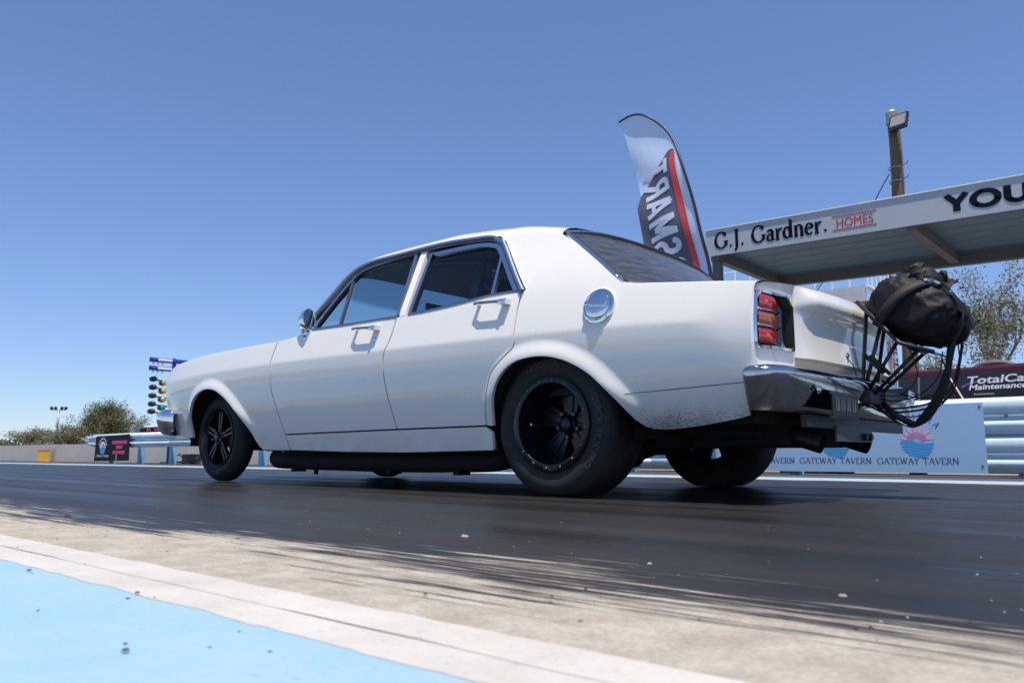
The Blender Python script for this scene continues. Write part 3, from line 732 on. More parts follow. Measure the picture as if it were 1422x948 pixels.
for s in (1, -1):
    ya, yb = s*.617, s*.893
    tail_grid('rear_corner', ya, yb, [.862, .85, .84, .83, .815, .8, .79], M['paint'], car)
    tail_grid('rear_corner_lower', ya, yb, [.585, .57, .55, .52, .48, .45], M['paint'], car)
    tail_grid('rear_corner_inner', ya, s*.632, [.795, .76, .70, .64, .58], M['paint'], car, ny=3)
    zq = [(.45, -.940), (.512, -.943), (.551, -.956), (.576, -.971), (.684, -.972), (.785, -.976), (.818, -.984)]
    zl = [.45, .48, .512, .53, .551, .565, .58, .6, .64, .684, .72, .76, .785, .80, .810, .816]; rows = []
    for z in zl:
        xa = tab(zq, z); p0 = (xa+.008, SY(xa+.008, z)+.0006); p2 = (tail_x(yedge(z), z), yedge(z)-.002); p1 = (p2[0]+.004, p0[1]-.001)
        rows.append([((1-t)**2*p0[0]+2*t*(1-t)*p1[0]+t*t*p2[0], s*((1-t)**2*p0[1]+2*t*(1-t)*p1[1]+t*t*p2[1]), z) for t in (0, .2, .4, .6, .8, 1)])
    cp(grid_surf('rear_corner_outer', rows, M['paint'], car))
    # lamp: chrome bezel, recessed red / amber / red lens
    lamp = cp(box('tail_lamp', M['under'], car, -.90, -.88, min(s*.64, s*.885), max(s*.64, s*.885), .585, .785))
    b = B(); ring = []
    yo, yi, zt, zb = .890, .628, .796, .572
    loop = [(yo, zb+.02), (yo, zt-.02), (yo-.02, zt), (yi+.045, zt), (yi, zt-.045), (yi, zb+.01), (yi+.01, zb), (yo-.02, zb)]
    P1 = []; P2 = []; P3 = []; P4 = []
    cy, cz = .76, .684
    full = resample(loop+[loop[0]], .03)[:-1]
    for y, z in full:
        y = yl(y, z); dy, dz = cy-y, cz-z; L = math.hypot(dy, dz); iy, iz = y+dy/L*.018, z+dz/L*.018
        P1.append((tail_x(y, z)+.004, s*y, z)); P2.append((tail_x(y, z)-.012, s*(y+dy/L*.003), z+dz/L*.003))
        P3.append((tail_x(y, z)-.012, s*(iy-dy/L*.004), iz-dz/L*.004)); P4.append((tail_x(y, z)+.03, s*iy, iz))
    b.strip(P1, P2, True); b.strip(P2, P3, True); cp(b.build('bezel', M['chrome'], lamp, angle=.6)); cp(B().strip(P3, P4, True).build('bezel_liner', M['black'], lamp))
    for z0, z1, mm in ((.592, .655, 'red'), (.661, .716, 'amber'), (.722, .782, 'red')):
        rows = []
        for i in range(9):
            y = yl(.876, (z0+z1)/2)-.180*i/8; bx = tail_x(y, .68)-.008+.045*(i/8)**5
            rows.append([(bx+.06, s*y, z0)]+[(bx-.006*math.sin(PI*j/6), s*y, z0+(z1-z0)*j/6) for j in range(7)]+[(bx+.06, s*y, z1)])
        ln = cp(grid_surf('lens', rows, M[mm], lamp)); ln['label'] = 'amber lens' if mm == 'amber' else 'red lens'
        if mm == 'red':
            zc = (z0+z1)/2; xb = tail_x(.815, .68)-.0165
            bb = B()
            for q in range(3): bb.add([(xb+.001, s*(.828-.014*q-.004), zc-.004), (xb+.001, s*(.828-.014*q+.004), zc-.004), (xb+.001, s*(.828-.014*q+.003), zc+.005), (xb+.001, s*(.828-.014*q-.003), zc+.005)], [(0, 1, 2, 3)])
            cp(stuff(bb.build('bulb', M['glow'], lamp)))
    for z in (.658, .719):
        cp(B().tube([(tail_x(.87, z)-.010, s*yl(.880, z), z), (tail_x(.80, z)-.011, s*.80, z), (tail_x(.72, z)-.006, s*.722, z), (tail_x(.69, z)+.03, s*.694, z-.004)], .0042, 8).build('lens_bar', M['chrome'], lamp, True))
    b = B(); b.add([(tail_x(.636, .78)+.012, s*.640, .775), (tail_x(.636, .59)+.012, s*.640, .592), (tail_x(.69, .6)+.085, s*.655, .592), (tail_x(.69, .78)+.085, s*.655, .775)], [(0, 1, 2, 3)])
    cp(b.build('recess_wall', mat('lamp_recess', (.30, .30, .30), .6), lamp))
    b = B(); pass
    for z, nm in ((.583, 'recess_floor'), (.787, 'recess_roof')): cp(B().add([(tail_x(y, .7)+q, s*y, z) for y, q in ((.862, .0), (.62, .0), (.62, .09), (.862, .05))], [(0, 1, 2, 3)]).build(nm, M['black'], lamp))
tail_grid('rear_panel', -.89, .89, [.556, .53, .50, .46, .43], M['paint'], car, off=.045, ny=20)
cp(box('boot_interior', M['under'], car, -.86, -.47, -.80, .80, .34, .80))
# ------------------------------------------------ bumpers
def bumper(name, path, prof, m):
    """path: plan (x, y) with outward normal to the left; prof: (out, z)"""
    pts = smooth_path(path, 8); rows = []
    for i, p in enumerate(pts):
        a = Vector(pts[max(0, i-1)]); c = Vector(pts[min(len(pts)-1, i+1)]); t = (c-a).normalized(); nn = Vector((-t.y, t.x))*-1
        e = min(i, len(pts)-1-i)/9; kk = 1 if e >= 1 else math.sqrt(max(.02, 1-(1-e)**2)); zm = sum(z for _, z in prof)/len(prof)
        rows.append([(p[0]+nn.x*(o_*kk if o_ > 0 else o_), p[1]+nn.y*(o_*kk if o_ > 0 else o_), zm+(z-zm)*(.55+.45*kk)) for o_, z in prof])
    o = cp(grid_surf(name, rows, m, car)); return o
rp = smooth_path([(-.03, .503), (.0, .509), (.024, .507), (.040, .499), (.047, .486), (.045, .462), (.031, .41), (.016, .364), (.006, .346), (-.005, .338), (-.03, .336)], 3)
rear_path = [(-.925, .866), (-.955, .870), (-.985, .862), (-1.012, .838), (-1.034, .77), (-1.058, .55), (-1.074, .25), (-1.080, 0)]
rear_path = rear_path+[(x, -y) for x, y in reversed(rear_path[:-1])]
rb = bumper('rear_bumper', rear_path, rp, M['old_chrome'])
fp = [(-.03, .51), (.0, .515), (.03, .508), (.055, .47), (.052, .42), (.03, .36), (.0, .33), (-.03, .325)]
front_path = [(3.52, .885), (3.60, .893), (3.70, .872), (3.745, .80), (3.78, .5), (3.79, 0)]
front_path = front_path+[(x, -y) for x, y in reversed(front_path[:-1])]
bumper('front_bumper', list(reversed(front_path)), smooth_path(fp, 3), M['chrome'])
for y in (.62, -.62):
    cp(B().lathe([(0, .010), (.010, .009), (.016, .004), (.018, 0)], (-1.101, y, .425), (-1, 0, 0), 16).build('bumper_bolt', M['chrome'], rb, True))
# number plate, off-centre below the bumper face
pl = cp(B().box(-1.131, -1.126, .27, .56, .330, .412).build('number_plate', M['plate'], car))
b = B()
for k, y in enumerate((.30, .325, .365, .385, .43, .455, .49, .515)):
    b.add([(-1.1325, y, 0.350), (-1.1325, y+(.016 if k % 3 else .024), .350), (-1.1325, y+.012, .405), (-1.1325, y+.003, .405)], [(0, 1, 2, 3)])
cp(stuff(b.build('plate_characters', mat('plate_ink', (.09, .10, .105), .4), pl)))
b = B(); b.box(-1.128, -1.122, .255, .575, .320, .3295); b.box(-1.128, -1.122, .255, .575, .4125, .422); cp(b.build('plate_frame', M['black'], pl))
# ------------------------------------------------ screens
def screen(name, edge, m, bulge, parent, off, crown):
    rows = []
    for (x, z), bl in zip(edge, bulge):
        y0 = SY(x, z)-off; cz = crown*((z-.9)/.35)**2; rows.append([(x+bl*(1-(k/10)**2), y0*k/10, z+cz*(1-(k/10)**4)) for k in range(-10, 11)])
    o = cp(grid_surf(name, rows, m, parent))
    return o, rows
we = count_resample([(1.915, .915), (1.856, 1.007), (1.762, 1.127), (1.648, 1.270)], 9)
wsn, wrow = screen('windscreen', we, M['screen'], [.17-.07*i/8 for i in range(9)], car, .006, .060)
be = count_resample([(.002, 1.222), (-.104, 1.140), (-.256, 1.018), (-.392, .902)], 9)
bl, brow = screen('rear_window', be, M['back'], [-.06-.06*i/8 for i in range(9)], car, .012, .050)
per = [r_[0] for r_ in brow[::-1]]+brow[0][1:-1]+[r_[-1] for r_ in brow]
cp(B().tube(per, .011, 8).build('window_trim', M['chrome'], bl, True)); cp(B().tube([(p[0]-.01, p[1]*.972, p[2]-.004) for p in per], .010, 6).build('window_rubber', M['black'], bl, True))
per = [r_[0] for r_ in wrow]+wrow[-1][1:-1]+[r_[-1] for r_ in wrow[::-1]]
cp(B().tube(per, .012, 8).build('window_trim', M['chrome'], wsn, True))
# ------------------------------------------------ door mirror
for s in (1,):
    b = B(); ax = Vector((-1, .12*s, .05)).normalized(); o0 = Vector((1.868, s*.897, .990))
    fdn = [o for o in car.children if o.name.startswith('front_door')][0]
    uz = Vector((0, 0, 1)); uy = ax.cross(uz)
    rows = []
    for h, r_ in ((-.08, .003), (-.076, .017), (-.055, .033), (-.02, .044), (.02, .050), (.040, .051), (.042, .047), (.032, .044)):
        rows.append([tuple(o0+ax*h+uy*(r_*.85*math.cos(2*PI*k/24))+Vector((.10, 0, 1)).normalized()*(r_*1.32*math.sin(2*PI*k/24))) for k in range(25)])
    mir = cp(grid_surf('door_mirror', rows, M['chrome'], fdn))
    g = [o0+ax*.036+uy*(.043*.85*math.cos(2*PI*k/24))+Vector((.10, 0, 1)).normalized()*(.044*1.3*math.sin(2*PI*k/24)) for k in range(24)]
    cp(mesh_obj('mirror_glass', g, [tuple(range(24))], mat('mirror_glass', (.75, .75, .75), .02, 1.0), fdn))
    cp(B().tube([(1.868, s*.893, .935), (1.872, s*.890, .912), (1.874, s*.884, .895)], [.016, .018, .026], 10).build('mirror_stem', M['chrome'], fdn, True))
# ------------------------------------------------ nose (out of sight from here, still complete)
b = B(); gr = lin(-.80, .80, 12)
b.strip([(3.655-.05*(y/.8)**2, y, .84) for y in gr], [(3.67-.05*(y/.8)**2, y, .52) for y in gr]); grille = cp(b.build('grille', M['black'], car))
for z in (.58, .62, .66, .70, .74, .78):
    cp(B().tube([(3.685-.05*(y/.8)**2, y, z) for y in gr], .005, 6).build('grille_bar', M['trimgrey'], grille, True))
for y in (.72, .54, -.54, -.72):
    cp(B().lathe([(0, .05), (.05, .045), (.075, .03), (.082, .036), (.090, .03), (.092, 0)], (3.65-.05*(y/.8)**2, y, .70), (1, 0, 0), 28).build('headlight', M['chrome'], car, True))
cp(box('front_valance', M['paint'], car, 3.45, 3.64, -.80, .80, .30, .36))
# ------------------------------------------------ wheels
def tyre_flat(zmin):
    def f(p): return (p[0], p[1], max(p[2], zmin))
    return f
def wheel(x, yo, zc, rt, w, lip, dish, s, kind):
    c = (x, s*yo, zc)
    b = B(); prof = [(lip-.012, -.014), (lip+.002, -.004), (lip+.012, -.002), (lip+.02, .002), ((lip+rt)/2, .006), (rt-.045, .002), (rt-.022, -.012), (rt-.006, -.032), (rt, -.052), (rt, -w+.052), (rt-.006, -w+.032), (rt-.03, -w+.008), ((lip+rt)/2, -w), (lip-.012, -w+.015)]
    if kind == 'rear': b.lathe_y([(lip-.004, 0), (lip+.002, .006), (lip-.004, .010), (lip-.028, .010), (lip-.032, .004), (lip-.034, -.02), (lip-.045, -.05), (lip-.055, -dish), (lip-.05, -w+.03), (lip-.01, -w+.02)], c, 96, s)
    else: b.lathe_y([(lip-.010, -.012), (lip+.002, 0), (lip+.002, .005), (lip-.005, .006), (lip-.014, .0), (lip-.022, -.018), (lip-.03, -.04), (lip-.03, -w+.02), (lip-.008, -w+.012)], c, 64, s)
    wh = cp(b.build('wheel', M['rimblack'], car, angle=.7))
    tb = B().lathe_y(prof, c, 80, s, deform=tyre_flat(.001)); cp(tb.build('tyre', M['rubber'], wh, angle=1.0))
    yd = yo-dish
    # spokes
    b = B(); ns = 5; ri = lip-.05 if kind == 'rear' else lip-.028
    for k in range(ns):
        a = 2*PI*k/ns+.35; ca, sa = math.cos(a), math.sin(a)
        def fn(u, v, d): return (x+u*ca-v*sa, s*(yd+d), zc+u*sa+v*ca)
        if kind == 'rear':
            b.prism([(.03, -.034), (.085, -.040), (ri, -.062), (ri, .062), (.085, .040), (.03, .034)], fn, -.02, .006)
            b.prism([(.04, -.012), (ri-.01, -.020), (ri-.01, .020), (.04, .012)], fn, .004, .014)
        else:
            b.prism([(.03, -.020), (ri, -.026), (ri, -.010), (.06, -.004)], fn, -.018, .008)
            b.prism([(.03, .020), (.06, .004), (ri, .010), (ri, .026)], fn, -.018, .008)
            b.prism([(.03, -.016), (.075, -.012), (.075, .012), (.03, .016)], fn, -.014, .004)
    cp(b.build('spokes', M['rimblack'], wh, bevel=.002))
    hub = [(0, .052), (.026, .052), (.032, .048), (.034, .03), (.040, .026), (.048, .012), (.062, .006), (.066, -.02)] if kind == 'rear' else [(0, .034), (.020, .034), (.024, .03), (.030, .012), (.044, .008), (.048, -.02)]
    cp(B().lathe([(r_, h) for r_, h in hub], (x, s*yd, zc), (0, s, 0), 28).build('hub_cap', M['rimblack'], wh, angle=.6))
    for k in range(5):
        a = 2*PI*k/5+.35+PI/5
        cp(B().lathe([(0, .03), (.009, .03), (.011, .026), (.011, -.01)], (x+.057*math.cos(a), s*yd, zc+.057*math.sin(a)), (0, s, 0), 6).build('wheel_nut', M['boltdark'], wh))
    if kind == 'rear':
        for k in range(16):
            a = 2*PI*k/16+.1
            cp(B().lathe([(0, .003), (.005, .003), (.006, .002), (.006, -.002)], (x+(lip-.015)*math.cos(a), s*(yo+.010), zc+(lip-.015)*math.sin(a)), (0, s, 0), 6).build('beadlock_bolt', M['boltdark'], wh))
        cp(B().tube([(x+.14, s*(yo-.06), zc+.0), (x+.13, s*(yo-.02), zc)], .006, 8).build('valve_stem', M['trimgrey'], wh))
        # raised lettering on sidewall and ring
        def ring_text(txt, size, rad, a_mid, upside, m, name, yy, bold=.0, sx=1.0):
            v, f, wd, _, _ = font_poly(txt, bold); ang = wd*size*sx/rad
            def fn(a, c2):
                th = (a*size*sx-wd*size*sx/2)/rad; r_ = rad+(c2-.35)*size*(1 if not upside else -1)
                # seen from outside on the near side, +x is to the left
                t = a_mid-th if not upside else a_mid+th
                return (x-s*r_*math.cos(t), s*(yo+yy), zc+r_*math.sin(t))
            return cp(letters(name, (v, f), fn, m, wh))
        ring_text('HOOSIER', .040, .272, PI*.55, False, M['tyretext'], 'tyre_lettering', .0085, .01, 1.15)
        ring_text('QUICK TIME PRO', .040, .272, -.15, False, M['tyretext'], 'tyre_lettering', .0085, .01, 1.1)
        ring_text('WELD', .022, lip-.016, -PI*.5, True, M['tyretext'], 'rim_lettering', .0106, .02, 1.3)
    else:
        cp(B().lathe([(.03, 0), (.125, 0), (.125, -.014), (.03, -.014)], (x, s*(yo-w-.01), zc), (0, s, 0), 32).build('brake_disc', M['trimgrey'], wh))
    return wh
for s in (1, -1):
    wheel(0.0, .868, .318, .333, .285, .212, .150, s, 'rear')
    wheel(3.03, .802, .304, .308, .135, .207, .020, s, 'front')
# ------------------------------------------------ wheel tubs, underbody, running gear
for s in (1, -1):
    for cx, cz, rr_, y0 in ((-.03, .27, .40, .52), (2.95, .27, .43, .60)):
        b = B(); n = 24; A = []; Bq = []; Cq = []
        for i in range(n+1):
            a = PI*(-.02+1.04*i/n); p = (cx+rr_*math.cos(a), cz+rr_*math.sin(a)*.93)
            A.append((p[0], s*(SY(p[0], max(.3, p[1]))-.016), p[1])); Bq.append((p[0], s*y0, p[1]))
        b.strip(A, Bq); b.add(Bq+[(cx, s*y0, cz)], [tuple(range(n+1))]); cp(b.build('wheel_tub', M['under'], car))
b = B(); b.box(-.40, 3.35, -.50, .50, .215, .30); b.box(.44, 2.40, -.80, .80, .205, .26); b.box(2.45, 3.45, -.56, .56, .24, .70); b.box(-.92, -.38, -.78, .78, .30, .42)
cp(b.build('underbody', M['under'], car))
for s in (1, -1):
    cp(B().box(.50, 2.45, s*.60-.05, s*.60+.05, .135, .215).build('chassis_rail', M['under'], car, bevel=.012))
    cp(B().tube(smooth_path([(2.66, s*.56, .20), (2.58, s*.60, .155), (2.45, s*.62, .145), (1.9, s*.62, .14), (1.5, s*.62, .138), (1.0, s*.62, .14), (.56, s*.62, .15), (.46, s*.60, .17)], 3), [.03, .04, .05]+[.056]*16+[.05, .04, .03], 14).build('side_exhaust', M['under'], car, True))
    for xx in (2.3, 1.35, .8): cp(B().box(xx-.02, xx+.02, s*.62-.045, s*.62+.045, .074, .10).build('exhaust_clamp', M['under'], car))
    ex = cp(B().tube([(2.5, s*.34, .14), (1.2, s*.36, .135), (.4, s*.40, .16), (.0, s*.42, .30), (-.35, s*.42, .30), (-.72, s*.36, .275), (-.90, s*.30, .262)], .036, 12).build('exhaust_pipe', M['under'], car, True))
    cp(B().tube([(-.86, s*.30, .266), (-.985, s*.29, .225)], .042, 12, False).build('exhaust_tip', M['black'], ex, True))
    cp(B().tube([(-.3, s*.52, .30), (.55, s*.50, .20)], .025, 8).build('trailing_arm', M['under'], car, True))
    cp(B().tube([(-.62, s*.50, .62), (-.25, s*.46, .24)], .03, 10).build('shock_absorber', M['under'], car, True))
    cp(B().tube([(3.03, s*.66, .30), (3.03, s*.30, .26)], .028, 8).build('suspension_arm', M['under'], car, True))
    for cz in (.22,): cp(B().tube([(2.05, s*.66, .20), (2.05, s*.66, .06)], .014, 8).build('jack_stud', M['under'], car, True))
cp(B().tube([(0, -.70, .318), (0, -.16, .318), (0, -.10, .318), (0, .10, .318), (0, .16, .318), (0, .70, .318)], [.045, .05, .14, .14, .05, .045], 14).build('rear_axle', M['under'], car, True))
cp(B().box(-.88, -.42, -.38, .38, .215, .36).build('fuel_tank', M['under'], car, bevel=.03))
cp(B().box(2.55, 3.05, -.16, .16, .13, .30).build('sump', M['under'], car, bevel=.03))
b = B(); b.box(-1.055, -1.025, -.62, .62, .285, .335); cp(b.build('tow_bar', mat('grey_steel', (.06, .063, .066), .5, .5), car, bevel=.004))
b = B(); b.box(-1.065, -1.055, -.10, .34, .235, .30); tb_ = cp(b.build('tow_plate', mat('dull_plate', (.085, .088, .09), .5, .4), car))
for y in (.02, -.05): cp(B().lathe([(0, .018), (.014, .018), (.016, .014), (.016, 0)], (-1.065, y, .258), (-1, 0, 0), 6).build('plate_bolt', M['black'], tb_))
# ------------------------------------------------ cabin
for s in (1, -1):
    b = B(); b.box(.45, 2.12, s*.80-.01, s*.80+.01, .25, .90); b.box(-.35, .5, s*.76-.01, s*.76+.01, .45, .92)
    b.add([(x, s*(SY(x, z)-.035), z) for x, z in ((.12, .92), (-.37, .91), (.0, 1.20), (.36, 1.25))], [(0, 1, 2, 3)])
    cp(b.build('door_trim', M['trim'], car))
    y = s*.36; b = B()
    b.prism([(.86, .40), (1.36, .40), (1.40, .50), (1.34, .56), (.94, .52), (.80, 1.02), (.76, 1.16), (.70, 1.16), (.72, .98), (.84, .5)], lambda a, c, d: (a, y+d, c), -.24, .24)
    cp(b.build('front_seat', M['seat'], car, bevel=.03))
cp(B().box(-.30, .20, -.66, .66, .36, .86).build('rear_seat', M['seat'], car, bevel=.06))
cp(B().box(-.40, -.05, -.72, .72, .84, .885).build('parcel_shelf', M['trim'], car))
cp(B().prism([(1.66, .68), (1.68, .88), (1.78, .915), (2.05, .90), (2.1, .6)], lambda a, c, d: (a, d, c), -.74, .74).build('dashboard', M['trim'], car, bevel=.02))
cp(B().tube([(1.56+.05*math.sin(a), -.36+.18*math.cos(a), .88+.17*math.sin(a)) for a in [2*PI*i/28 for i in range(29)]], .013, 8, False).build('steering_wheel', M['black'], car, True))
cage = cp(B().tube(smooth_path([(.66, .70, .3), (.66, .67, .9), (.68, .60, 1.16), (.69, .50, 1.235), (.69, 0, 1.26), (.69, -.50, 1.235), (.68, -.60, 1.16), (.66, -.67, .9), (.66, -.70, .3)], 6), .022, 10).build('roll_cage', M['cage'], car, True))
for s in (1, -1):
    cp(B().tube(smooth_path([(.69, s*.53, 1.225), (1.0, s*.58, 1.262), (1.25, s*.585, 1.268)], 6), .020, 8).build('cage_side_bar', M['cage'], cage, True))
    cp(B().tube([(.68, s*.50, 1.20), (-.32, s*.50, .84)], .020, 8).build('cage_rear_stay', M['cage'], cage, True))
    cp(B().tube([(.66, s*.68, .80), (1.85, s*.73, .45)], .020, 8).build('cage_door_bar', M['cage'], cage, True))
cp(B().tube([(.67, .66, .88), (.67, -.66, .88)], .020, 8).build('cage_harness_bar', M['cage'], cage, True))
cp(B().tube([(.67, .60, 1.10), (.67, -.62, .4)], .020, 8).build('cage_diagonal', M['cage'], cage, True))
cp(B().box(1.66, 1.68, -.10, .10, 1.14, 1.19).build('rear_view_mirror', M['black'], car, bevel=.008))
# ------------------------------------------------ parachute frame
fr = cp(B().box(-1.135, -1.085, -.10, .12, .395, .455).build('parachute_mount', M['black'], car, bevel=.006))
bars = [((-1.143, .13, .785), (-1.10, .11, .44)), ((-1.195, .13, .715), (-1.10, .09, .44)), ((-1.26, .13, .65), (-1.105, .07, .44)),
        ((-1.143, -.13, .785), (-1.10, -.07, .44)), ((-1.30, -.13, .625), (-1.12, -.08, .45)), ((-1.33, .10, .61), (-1.12, .05, .43)),
        ((-1.115, .115, .61), (-1.19, .105, .52)), ((-1.145, .12, .60), (-1.215, .105, .515)), ((-1.30, .13, .62), (-1.30, -.13, .62))]
for a, c in bars: cp(B().tube([a, c], .0085, 8).build('frame_bar', M['black'], fr, True))
b = B()
plp = [(-1.112, .835), (-1.272, .641), (-1.40, .592)]
b.prism([(p[0], p[1]) for p in plp]+[(p[0]-.006, p[1]-.008) for p in reversed(plp)], lambda a, c, d: (a, d, c), -.17, .15)
tray = cp(b.build('frame_tray', M['silver'], fr))
cp(B().tube([(-1.112, .152, .832), (-1.272, .152, .638), (-1.40, .152, .59)], .009, 8).build('tray_edge', M['black'], fr, True))
cp(B().tube([(-1.12, -.05, .42), (-1.18, -.05, .35), (-1.26, -.05, .305)], .014, 8).build('frame_arm', M['black'], fr, True))
b = B(); b.add([(-1.10, -.10, .47), (-1.21, -.16, .475), (-1.20, -.17, .43), (-1.11, -.12, .385)], [(0, 1, 2, 3)]); b.add([(-1.104, -.106, .47), (-1.214, -.166, .475), (-1.204, -.176, .43), (-1.114, -.126, .385)], [(3, 2, 1, 0)])
cp(b.build('mount_bracket', M['silver'], fr))
cp(B().lathe([(0, .008), (.008, .007), (.014, 0)], (tail_x(.10, .60), .17, .60), (-1, 0, 0), 14).build('boot_lock', M['chrome'], lid, True))
cp(B().tube(smooth_path([(-1.062, .165, .595), (-1.085, .15, .55), (-1.09, .13, .50), (-1.11, .11, .47)], 4), .0022, 6).build('release_cable', M['black'], fr, True))

# ================================================================== THE PARACHUTE PACK
chute = thing('parachute_pack', 'bulging black nylon drag parachute pack tied on a frame behind the white car', 'parachute', (-1.30, 0, .62))
def ch(o): return local(chute, o)
ax1 = Vector((-.62, 0, -.45)).normalized()           # along the tray, downwards to the rear
ax3 = Vector((-.45, 0, .62)).normalized(); ax2 = Vector((0, 1, 0))
cc = Vector((-1.300, -.02, .782))
bm = bmesh.new(); bmesh.ops.create_icosphere(bm, subdivisions=5, radius=1.0)
for v in bm.verts:
    p = v.co.copy(); sgn = lambda q, e: math.copysign(abs(q)**e, q)
    a = sgn(p.x, .72)*.182; b2 = sgn(p.y, .8)*.175; c = sgn(p.z, .75)*.145
    if c < 0: c *= .80
    a += c*.12
    k = 1+.07*noise.noise(p*1.7+Vector((3, 1, 2)))
    w = Vector((p.x+.35*noise.noise(p*2.2), p.y*.8+.3*noise.noise(p*1.9+Vector((4, 4, 4))), p.z))
    f1 = 1-abs(noise.noise(Vector((w.x*5.5, w.y*1.8, w.z*2.0))+Vector((7, 2, 5)))); k += .060*f1**3-.03
    f2 = 1-abs(noise.noise(Vector((w.x*3.0+w.z*4, w.y*6.5, w.z*2.5))+Vector((1, 9, 5)))); k += .035*f2**4
    f3 = 1-abs(noise.noise(Vector((w.x*9, w.y*7, w.z*11))+Vector((5, 3, 8)))); k += .007*f3**4
    v.co = cc+(ax1*a+ax2*b2+ax3*c)*k
me = bpy.data.meshes.new('bag'); bm.to_mesh(me); bm.free(); me.materials.append(M['nylon']); me.polygons.foreach_set('use_smooth', [True]*len(me.polygons))
ch(link(bpy.data.objects.new('bag', me), chute))
def blob(name, c, rx, ry, rz, seed, m, par):
    bm = bmesh.new(); bmesh.ops.create_icosphere(bm, subdivisions=3, radius=1.0)
    for v in bm.verts:
        p = v.co.copy(); k = 1+.22*noise.noise(p*2+Vector((seed, 0, 0))); v.co = Vector(c)+ax1*(p.x*rx*k)+ax2*(p.y*ry*k)+ax3*(p.z*rz*k)
    me = bpy.data.meshes.new(name); bm.to_mesh(me); bm.free(); me.materials.append(m); me.polygons.foreach_set('use_smooth', [True]*len(me.polygons))
    return ch(link(bpy.data.objects.new(name, me), par))
blob('pilot_chute', cc+ax1*.150+ax3*.02+ax2*(-.03), .065, .09, .080, 4, M['nylon'], chute)
blob('folded_top', cc-ax1*.035+ax3*.150, .070, .080, .045, 9, M['nylon'], chute)
# stiff closing flaps standing up on top: base point, tip point, half width
for (bx, by, bz, tx, ty, tz, hw, bend) in ((-1.300, .03, .895, -1.352, .02, .985, .055, .02), (-1.375, .00, .865, -1.425, -.02, .945, .050, -.02), (-1.405, -.03, .835, -1.462, -.04, .905, .052, .03), (-1.270, -.06, .905, -1.285, -.08, .965, .06, -.02), (-1.345, .08, .880, -1.372, .085, .940, .045, .02)):
    base = Vector((bx, by, bz)); tip = Vector((tx, ty, tz)); up = tip-base; sd = up.cross(Vector((.25, 1, 0))).normalized(); sd = (sd*.75+Vector((-.3, .55, 0))).normalized(); nn = sd.cross(up).normalized(); rows = []
    for i in range(7):
        t = i/6; wd = hw*(1-.80*t**1.5); rows.append([tuple(base+up*(t*1.12-.12)+sd*(wd*(j/6*2-1))+nn*(bend*math.sin(PI*t)+.010*math.sin(j*1.6+t*3)+.012*abs(j/3-1))) for j in range(7)])
    o = ch(grid_surf('closing_flap', rows, M['nylon'], chute)); md = o.modifiers.new('thickness', 'SOLIDIFY'); md.thickness = .005
def strap(name, path, w, m, par, side, th=.003):
    pts = smooth_path(path, 5); A, Bq = [], []
    for p in pts: A.append(tuple(Vector(p)+Vector(side)*w/2)); Bq.append(tuple(Vector(p)-Vector(side)*w/2))
    b = B(); b.strip(A, Bq); o = b.build(name, m, par, True); md = o.modifiers.new('thickness', 'SOLIDIFY'); md.thickness = th; md.offset = 0
    return ch(o)
strap('webbing_strap', [tuple(cc+ax1*a+ax2*(.19+q)+ax3*c) for a, q, c in ((-.06, -.035, -.12), (-.05, .012, -.05), (-.035, .012, .04), (-.01, -.03, .11), (.02, -.10, .155))], .042, M['web'], chute, tuple(ax1))
strap('closing_cord', [tuple(cc+ax1*a+ax2*q+ax3*c) for a, q, c in ((.04, .10, .158), (.10, .10, .145), (.16, .09, .11), (.20, .08, .04), (.20, .05, -.03))], .022, M['web'], chute, (0, 1, .2))
strap('riser', [(-1.435, -.05, .76), (-1.415, -.05, .62), (-1.385, -.05, .47), (-1.32, -.05, .35), (-1.26, -.05, .306), (-1.215, -.05, .305), (-1.17, -.05, .335), (-1.10, -.05, .40)], .036, M['web'], chute, (.45, .85, .2))
strap('riser', [(-1.44, -.02, .66), (-1.40, -.02, .52), (-1.34, -.03, .40), (-1.27, -.04, .315)], .024, M['web'], chute, (.7, .6, .3))
for pts in ([(-1.44, -.08, .66), (-1.432, -.09, .52), (-1.36, -.11, .40), (-1.24, -.12, .345), (-1.13, -.10, .37)], [(-1.41, .06, .60), (-1.385, .05, .50), (-1.30, .02, .43), (-1.19, -.02, .41), (-1.12, -.04, .43)],
            [(-1.30, .12, .62), (-1.32, .11, .50), (-1.25, .10, .43), (-1.16, .08, .43)], [(-1.36, -.14, .60), (-1.37, -.16, .49), (-1.28, -.17, .43), (-1.17, -.15, .45)]):
    ch(B().tube(smooth_path(pts, 6), .0028, 6).build('tether_cord', M['web'], chute, True))
for dz, dy in ((0, 0), (-.016, -.02)):
    ch(B().tube(smooth_path([(-1.455, -.10+dy, .70), (-1.44, -.10+dy, .60), (-1.395, -.10+dy, .46+dz), (-1.306, -.10+dy, .40+dz), (-1.189, -.10+dy, .383+dz), (-1.08, -.10+dy, .392+dz)], 6), .0045, 6).build('shroud_line', M['web'], chute, True))
blob('ripcord_buckle', cc+ax1*.035+ax2*.115+ax3*.148, .018, .010, .008, 2, M['chrome'], chute)
blob('ripcord_buckle', cc+ax1*.000+ax2*.135+ax3*.138, .014, .008, .008, 3, M['chrome'], chute)
ch(B().box(-1.463, -1.452, .035, .06, .742, .748).build('marker_tab', M['yellow'], chute))

